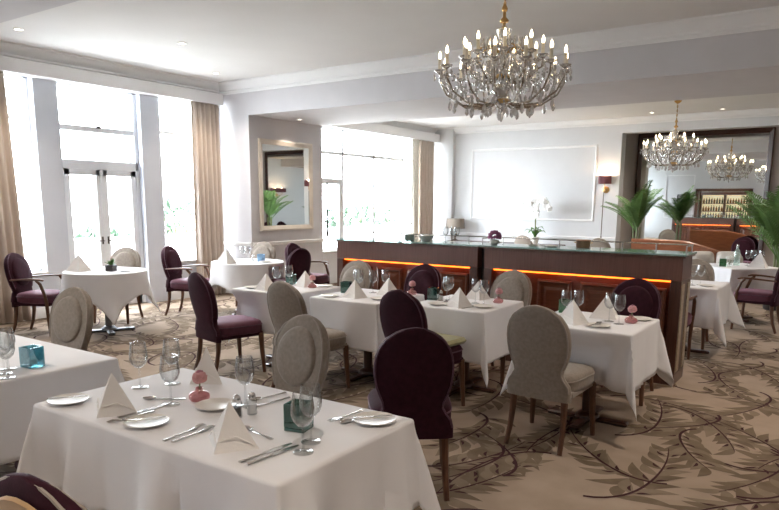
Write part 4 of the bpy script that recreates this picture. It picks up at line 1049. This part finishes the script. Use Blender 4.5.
for p, l in (((-3.33, 13.5), 'far room downlight left of the big mirror'), ((-2.14, 13.6), 'far room downlight above the big mirror')): lamp(p, ZC2, l, PW*.7)
for p in ((-.3, 11.0), (-6.6, 11.0), (1.0, 13.0), (-5.0, 11.2)): lamp(p, ZC2, 'unseen fill downlight added behind the far room beam', PW*.9)  # unseen downlights added only to light the far room

# ------------------------------------------------------------------ mirrors and pictures
def framed(name, w, h, fw, fd, fm, gm, label, cat):
    t = root(name); tag(t, label, cat)
    b = MB(); pr = [(0, 0), (0, fd), (fw*.25, fd*1.15), (fw*.7, fd*.8), (fw, fd*.5), (fw, 0)]
    cs = [(-w/2, 0, 1, 1), (w/2, 0, -1, 1), (w/2, h, -1, -1), (-w/2, h, 1, -1)]
    rs = [[(cx+sx*d, -y, cz+sz*d) for d, y in pr] for cx, cz, sx, sz in cs]; rs.append(rs[0]); b.rings(rs, False, False); b.build('frame', fm, t, ang=20)
    b = MB(); b.box((-w/2+fw*.6, -fd*.45, fw*.6), (w/2-fw*.6, -.004, h-fw*.6)); b.build('mirror_glass' if gm is M['mirror'] else 'print', gm, t, smooth=False); return t
m = framed('wall_mirror', 1.34, 1.53, .085, .035, M['creamframe'], M['mirror'], 'rectangular cream framed mirror on the wall between the two windows', 'mirror'); m.location = (-8.298, 8.86, 1.09); m.rotation_euler.z = PI/2
m = framed('leaning_mirror', 2.56, 2.75, .095, .05, M['mirrorframe'], M['mirror'], 'very large dark framed mirror at the far end of the room', 'mirror'); m.location = (-2.71, 15.27, .32)
m = framed('framed_picture', .62, .44, .04, .02, M['black'], M['photo'], 'small monochrome picture seen only in the far mirror', 'picture'); m.location = (-6.55, YR+.002, 1.58); m.rotation_euler.z = PI
# lit back bar in the opening behind the viewer, seen in the far mirror
t = root('back_bar', (-4.925, YR-.45, .0)); tag(t, 'lit back bar cabinet in the doorway reflected in the far mirror', 'cabinet')
b = MB(); b.box((-1.0, -.3, 0), (1.0, -.26, 2.13)); b.build('lit_back', M['backbarglow'], t, smooth=False)
b = MB(); b.box((-1.02, -.26, .002), (1.02, .25, .95), bev=.01); b.build('base_unit', M['darkwood'], t)
for z in (1.25, 1.6):
    b = MB(); b.box((-1.0, -.25, z), (1.0, 0, z+.025)); b.build('shelf', M['legwood'], t, smooth=False)
for x in (-1.0, 0, 1.0):
    b = MB(); b.box((x-.04, -.25, .95), (x+.04, .02, 2.12)); b.build('upright', M['legwood'], t, smooth=False)
b = MB(); b.box((-1.02, -.26, 2.0), (1.02, .06, 2.13)); b.build('header', M['redwood'], t, smooth=False)
def k_btl():
    b = MB(); b.lathe([(.001, 0), (.034, 0), (.036, .005), (.036, .15), (.028, .18), (.013, .21), (.013, .27), (.001, .27)], 12); return b.build('liquor_bottle', M['bottle_dark'], ang=50)
def k_btl2():
    b = MB(); b.lathe([(.001, 0), (.04, 0), (.042, .005), (.042, .12), (.03, .16), (.014, .18), (.014, .24), (.001, .24)], 12); return b.build('liquor_bottle', M['bottle_amber'], ang=50)
kb = (Kind(k_btl), Kind(k_btl2)); rn = random.Random(5)
for z in (.951, 1.276, 1.626):
    for x in [-.88+.11*i for i in range(8)]+[.12+.11*i for i in range(8)]:
        kb[rn.random() < .5]((-4.925+x, YR-.45-.14, z), 0, 'liquor bottle on the lit back bar shelves in the mirror', 'bottle', 'bottles on the lit back bar')

# ------------------------------------------------------------------ wall lamps
def wall_lamp(loc, label, w, rods=1):
    t = root('wall_lamp', loc); tag(t, label, 'wall lamp')
    b = MB(); n = 28
    oval = lambda k, z: [(w*k*math.cos(2*PI*j/n), -.115+.085*k*math.sin(2*PI*j/n), z) for j in range(n)]
    b.rings([oval(.97, .08), oval(1, -.08), oval(.985, -.08), oval(.955, .08), oval(.97, .08)], False, False); b.build('lamp_shade', M['burgundy'], t, ang=50)
    b = MB(); b.lathe([(.001, 0), (.07, 0), (.07, .012), (.05, .02), (.001, .022)], 20, mx=Matrix.Translation((.0, 0, -.20)) @ Matrix.Rotation(PI/2, 4, 'X')); b.build('backplate', M['brass'], t)
    b = MB()
    for k in range(rods):
        x = (k-(rods-1)/2)*w*.9
        b.tube([(0, -.02, -.20), (x*.6, -.08, -.20), (x, -.115, -.16), (x, -.115, .0)], .008, 8)
    b.build('arm', M['brass'], t)
    for k in range(rods):
        x = (k-(rods-1)/2)*w*.9
        b = MB(); b.sphere((x, -.115, .02), .028, 12, 8); b.build('bulb', M['bulb'], t)
        l = bpy.data.lights.new('wall_lamp_light', 'POINT'); l.energy = 7; l.color = (1, .70, .42); l.shadow_soft_size = .03
        o = bpy.data.objects.new('wall_lamp_light', l); COL.objects.link(o); o.parent = t; o.location = (x, -.115, .07)
    return t
t = wall_lamp((-4.28, YB-.001, 2.07), 'burgundy shaded brass wall lamp between the wall panel and the big mirror', .135)
b = MB(); b.tube([(-.01, -.115, -.20), (-.01, -.115, -1.16)], .009, 8); b.lathe([(.001, -1.18), (.02, -1.175), (.012, -1.15)], 10, c=(-.01, -.115, 0)); b.build('long_rod', M['darkbrass'], t)
wall_lamp((XR-.001, 10.2, 2.02), 'wide burgundy double wall lamp on the right wall, seen only in the wall mirror', .45, 2).rotation_euler.z = -PI/2
# picture light over the window-side mirror
l = bpy.data.lights.new('mirror_light', 'SPOT'); l.energy = 10; l.color = (1, .7, .45); l.spot_size = 1.9; l.spot_blend = 1; l.shadow_soft_size = .05
d = down((-7.95, 8.85, 2.97), 0, 'downlight in the beam above the window-side wall mirror', 'downlight', 'recessed ceiling downlights'); o = bpy.data.objects.new('mirror_light', l); COL.objects.link(o); o.parent = d; o.location = (0, 0, -.03)

# ------------------------------------------------------------------ console table, lamp, orchid
t = root('console_table', (-6.38, 13.78, .0017)); tag(t, 'dark console table along the white back wall behind the bar', 'table')
b = MB(); b.box((-1.35, -.2, .68), (1.35, .2, .72), bev=.006); b.build('tabletop', M['darkwood'], t)
for sx in (-1.28, 1.28):
    for sy in (-.15, .15):
        b = MB(); b.box((sx-.03, sy-.03, 0), (sx+.03, sy+.03, .68), bev=.004); b.build('leg', M['darkwood'], t)
t = root('table_lamp', (-7.60, 13.75, .7225)); tag(t, 'table lamp with beige drum shade standing behind the bar', 'lamp')
b = MB(); b.lathe([(.001, 0), (.08, 0), (.085, .01), (.03, .03), (.018, .06), (.03, .11), (.05, .16), (.03, .21), (.012, .24), (.012, .30), (.001, .30)], 20); b.build('base', M['darkbrass'], t, ang=50)
b = MB(); b.lathe([(.225, .275), (.205, .50), (.20, .50), (.22, .275), (.225, .275)], 32, cap0=False, cap1=False); b.build('lamp_shade', M['beigeshade'], t, ang=50)
b = MB(); b.sphere((0, 0, .36), .03); b.build('bulb', M['wax'], t)
t = root('potted_orchid', (-5.62, 13.70, .7225)); tag(t, 'white orchid with tall stems in a pot, standing before the wall panel', 'plant')
b = MB(); b.lathe([(.001, 0), (.07, 0), (.09, .14), (.095, .15), (.085, .15), (.07, .13), (.001, .12)], 20); b.build('pot', M['china'], t, ang=50)
b = MB(); rn = random.Random(8)
for k in range(9):
    a = k*2.4; L = rn.uniform(.18, .27); up = rn.uniform(.10, .22); c, s = math.cos(a), math.sin(a)
    b.tube([(0, 0, .14), (c*L*.35, s*L*.35, .14+up), (c*L*.75, s*L*.75, .16+up), (c*L, s*L, .10+up)], [.012, .035, .035, .004], 8, flat=.2)
b.build('leaves', M['leaf2'], t)
for k, (dx, h) in enumerate(((-.24, .93), (.22, 1.0), (.02, .84))):
    b = MB(); b.tube([(0, 0, .13), (dx*.05, .0, h*.55), (dx*.35, 0, h*.92), (dx, 0, h*.98), (dx*1.35, 0, h*.86)], .006, 6); b.build('stem', M['stem'], t)
    b = MB()
    for j in range(7):
        s = j/6; x = dx*(.2+1.2*s); z = h*(.88+.10*math.sin(PI*min(1, s+.15)))-.02*j; y = .05*math.sin(j*2.1)-.03
        for p in range(5):
            a = 2*PI*p/5+j; mx = Matrix.Translation((x, y, z)) @ Matrix.Rotation(a, 4, 'Y') @ Matrix.Rotation(.25, 4, 'X') @ Matrix.Translation((0, 0, .042)); b.sphere((0, 0, 0), (.03, .007, .045), 8, 5, mx)
    b.build('blossom', M['whitepetal'], t)
# ------------------------------------------------------------------ palms
def frond(parent, m, L, az, el, droop, seed, z0, nl=15):
    rn = random.Random(seed); b = MB(); pts = []; p = Vector((0, 0, z0)); e = el; k = 14
    for i in range(k+1):
        pts.append(p.copy()); d = Vector((math.cos(az)*math.cos(e), math.sin(az)*math.cos(e), math.sin(e))); p = p+d*(L/k); e -= droop/k*(.4+1.2*i/k)
    b.tube(pts, [.009*(1-.8*i/k)+.002 for i in range(k+1)], 6)
    for i in range(3, k+1):
        for sub in ((0, .5) if L > .9 else (0, .5)):
            t = min(1, (i+sub)/k); q = pts[i] if sub == 0 or i == k else (pts[i]+pts[i+1])/2
            dr = (pts[min(i+1, k)]-pts[i-1]).normalized(); side = dr.cross(Vector((0, 0, 1)))
            side = side.normalized() if side.length > 1e-3 else Vector((1, 0, 0)); up = side.cross(dr)
            for s in (1, -1):
                ll = L*.36*math.sin(PI*(.18+.74*t))*rn.uniform(.85, 1.1); dirv = (side*s*.8+dr*.75+up*.25).normalized()
                w = .0115*(L/.9); wv = dirv.cross(up).normalized()
                a, c = q+dirv*ll*.45+up*.01, q+dirv*ll+Vector((0, 0, -ll*.28))
                vs = [q-wv*w*.3, q+wv*w*.3, a+wv*w, c, a-wv*w, a+up*.006]
                b.add(vs, [(0, 1, 2, 5), (0, 5, 4), (5, 2, 3), (4, 5, 3)])
    return b.build('frond', m, parent, smooth=False)
def palm(loc, h, n, L, label, seed, z0=.55, lean=0):
    t = root('potted_palm', loc); tag(t, label, 'plant', 'potted palms'); rn = random.Random(seed)
    b = MB(); b.lathe([(.001, 0), (.13, 0), (.15, .02), (.19, .42), (.20, .44), (.18, .44), (.16, .38), (.001, .38)], 28); b.build('pot', M['pot'], t, ang=50)
    b = MB()
    for k in range(4):
        a = k*1.6+.3; b.tube([(.04*math.cos(a), .04*math.sin(a), .36), (.06*math.cos(a), .06*math.sin(a), z0+.1)], [.022, .014], 8)
    b.build('trunk', M['stem'], t)
    for k in range(n):
        az = k*2.4+rn.uniform(-.3, .3); el = rn.uniform(.85, 1.5); frond(t, M['leaf'], L*rn.uniform(.75, 1.1), az, el, rn.uniform(.3, 1.1), seed*50+k, z0+rn.uniform(-.05, .15))
    return t
palm((-3.42, 13.35, .0017), 2, 17, .80, 'potted palm at the left edge of the big mirror, behind the bar', 3, z0=1.05)
palm((-.88, 11.75, .0017), 2, 24, 1.12, 'larger potted palm at the right edge of the view', 6, z0=.75)
# ------------------------------------------------------------------ banquette with cushions
t = root('banquette_bench', (-2.55, 12.6, .0017)); tag(t, 'orange brown wooden banquette bench in front of the big mirror', 'bench')
b = MB(); N = 16; out = []
for i in range(N+1):
    s = i/N; x = -.75+1.75*s; y = .0+.0*s + (.55*max(0, s-.55)/.45)**2*.9
    out.append((x, y))
hh = lambda s: .97-.0*s-.28*max(0, (s-.45)/.55)**1.5
for k in range(N):
    pass
rs = []
for i, (x, y) in enumerate(out):
    h = hh(i/N); rs.append([(x, y-.03, 0), (x, y-.035, h-.02), (x, y, h), (x, y+.035, h-.02), (x, y+.03, 0)])
b.rings(rs, True, True); b.build('back_panel', M['boothwood'], t, ang=40)
b = MB(); b.box((-.75, .04, .0), (.9, .6, .36), bev=.01); b.build('seat_base', M['boothwood'], t)
b = MB(); b.box((-.74, .06, .362), (.9, .6, .45), bev=.03); b.build('seat_cushion', M['purple'], t)
def k_cush():
    b = MB(); rs = []
    for q, y in ((.05, -.07), (.5, -.062), (.85, -.035), (1, 0), (.85, .035), (.5, .062), (.05, .07)):
        ring = []
        for j in range(24):
            a = 2*PI*j/24; ex = 2/5; ring.append((.2*q*math.copysign(abs(math.cos(a))**ex, math.cos(a)), y, .2+.2*q*math.copysign(abs(math.sin(a))**ex, math.sin(a))))
        rs.append(ring)
    b.rings(rs); return b.build('scatter_cushion', M['cushion'], ang=60)
cush = Kind(k_cush)
for p, rz, l, tl in (((-2.02, 12.36, .43), .5, 'leftmost pale cushion at the end of the wooden banquette', -.35), ((-1.66, 12.52, .43), .3, 'upper pale cushion at the end of the wooden banquette', -.3), ((-1.60, 12.16, .405), .2, 'lowest pale cushion at the end of the wooden banquette', -.3)):
    o = cush(p, rz, l, 'cushion', 'pale cushions on the banquette'); o.rotation_euler.x = tl
t = root('bench_seat', (-1.75, 12.3, .0017)); tag(t, 'low upholstered bench end carrying the pale cushions', 'bench')
b = MB(); b.box((-.32, -.22, .0), (.32, .28, .33), bev=.01); b.build('seat_base', M['boothwood'], t)
b = MB(); b.box((-.32, -.22, .332), (.32, .28, .395), bev=.025); b.build('seat_cushion', M['purple'], t)

# ------------------------------------------------------------------ daylight, camera
w = bpy.data.worlds.new('overcast daylight'); S.world = w; w.use_nodes = True; nt = w.node_tree
bg = nt.nodes['Background']; bg.inputs['Color'].default_value = (.91, .96, 1.04, 1); bg.inputs['Strength'].default_value = WORLD
F = 668.83
cam = bpy.data.cameras.new('camera'); co = bpy.data.objects.new('camera', cam); COL.objects.link(co); S.camera = co
cam.sensor_fit = 'HORIZONTAL'; cam.sensor_width = 36; cam.lens = F/779*36; cam.shift_x = 0; cam.shift_y = (318.8-255)/779; cam.clip_start = .05; cam.clip_end = 200
yaw, pitch, roll = -.601065, -.173571, .007496
cy, sy = math.cos(yaw), math.sin(yaw); f = Vector((sy*math.cos(pitch), cy*math.cos(pitch), math.sin(pitch))); r = Vector((cy, -sy, 0)); u = r.cross(f)
r2 = r*math.cos(roll)+u*math.sin(roll); u2 = -r*math.sin(roll)+u*math.cos(roll)
co.matrix_world = Matrix(((r2.x, u2.x, -f.x, 0), (r2.y, u2.y, -f.y, 0), (r2.z, u2.z, -f.z, 1.6), (0, 0, 0, 1)))
vs = S.view_settings; vs.view_transform = 'Standard'; vs.look = 'None'; vs.gamma = 1; vs.use_curve_mapping = False; vs.exposure = EXPO
cy_ = S.cycles; cy_.use_denoising = True; cy_.max_bounces = 12; cy_.diffuse_bounces = 6; cy_.glossy_bounces = 5; cy_.transmission_bounces = 8; cy_.transparent_max_bounces = 24; cy_.sample_clamp_indirect = 6; cy_.caustics_reflective = False; cy_.caustics_refractive = False
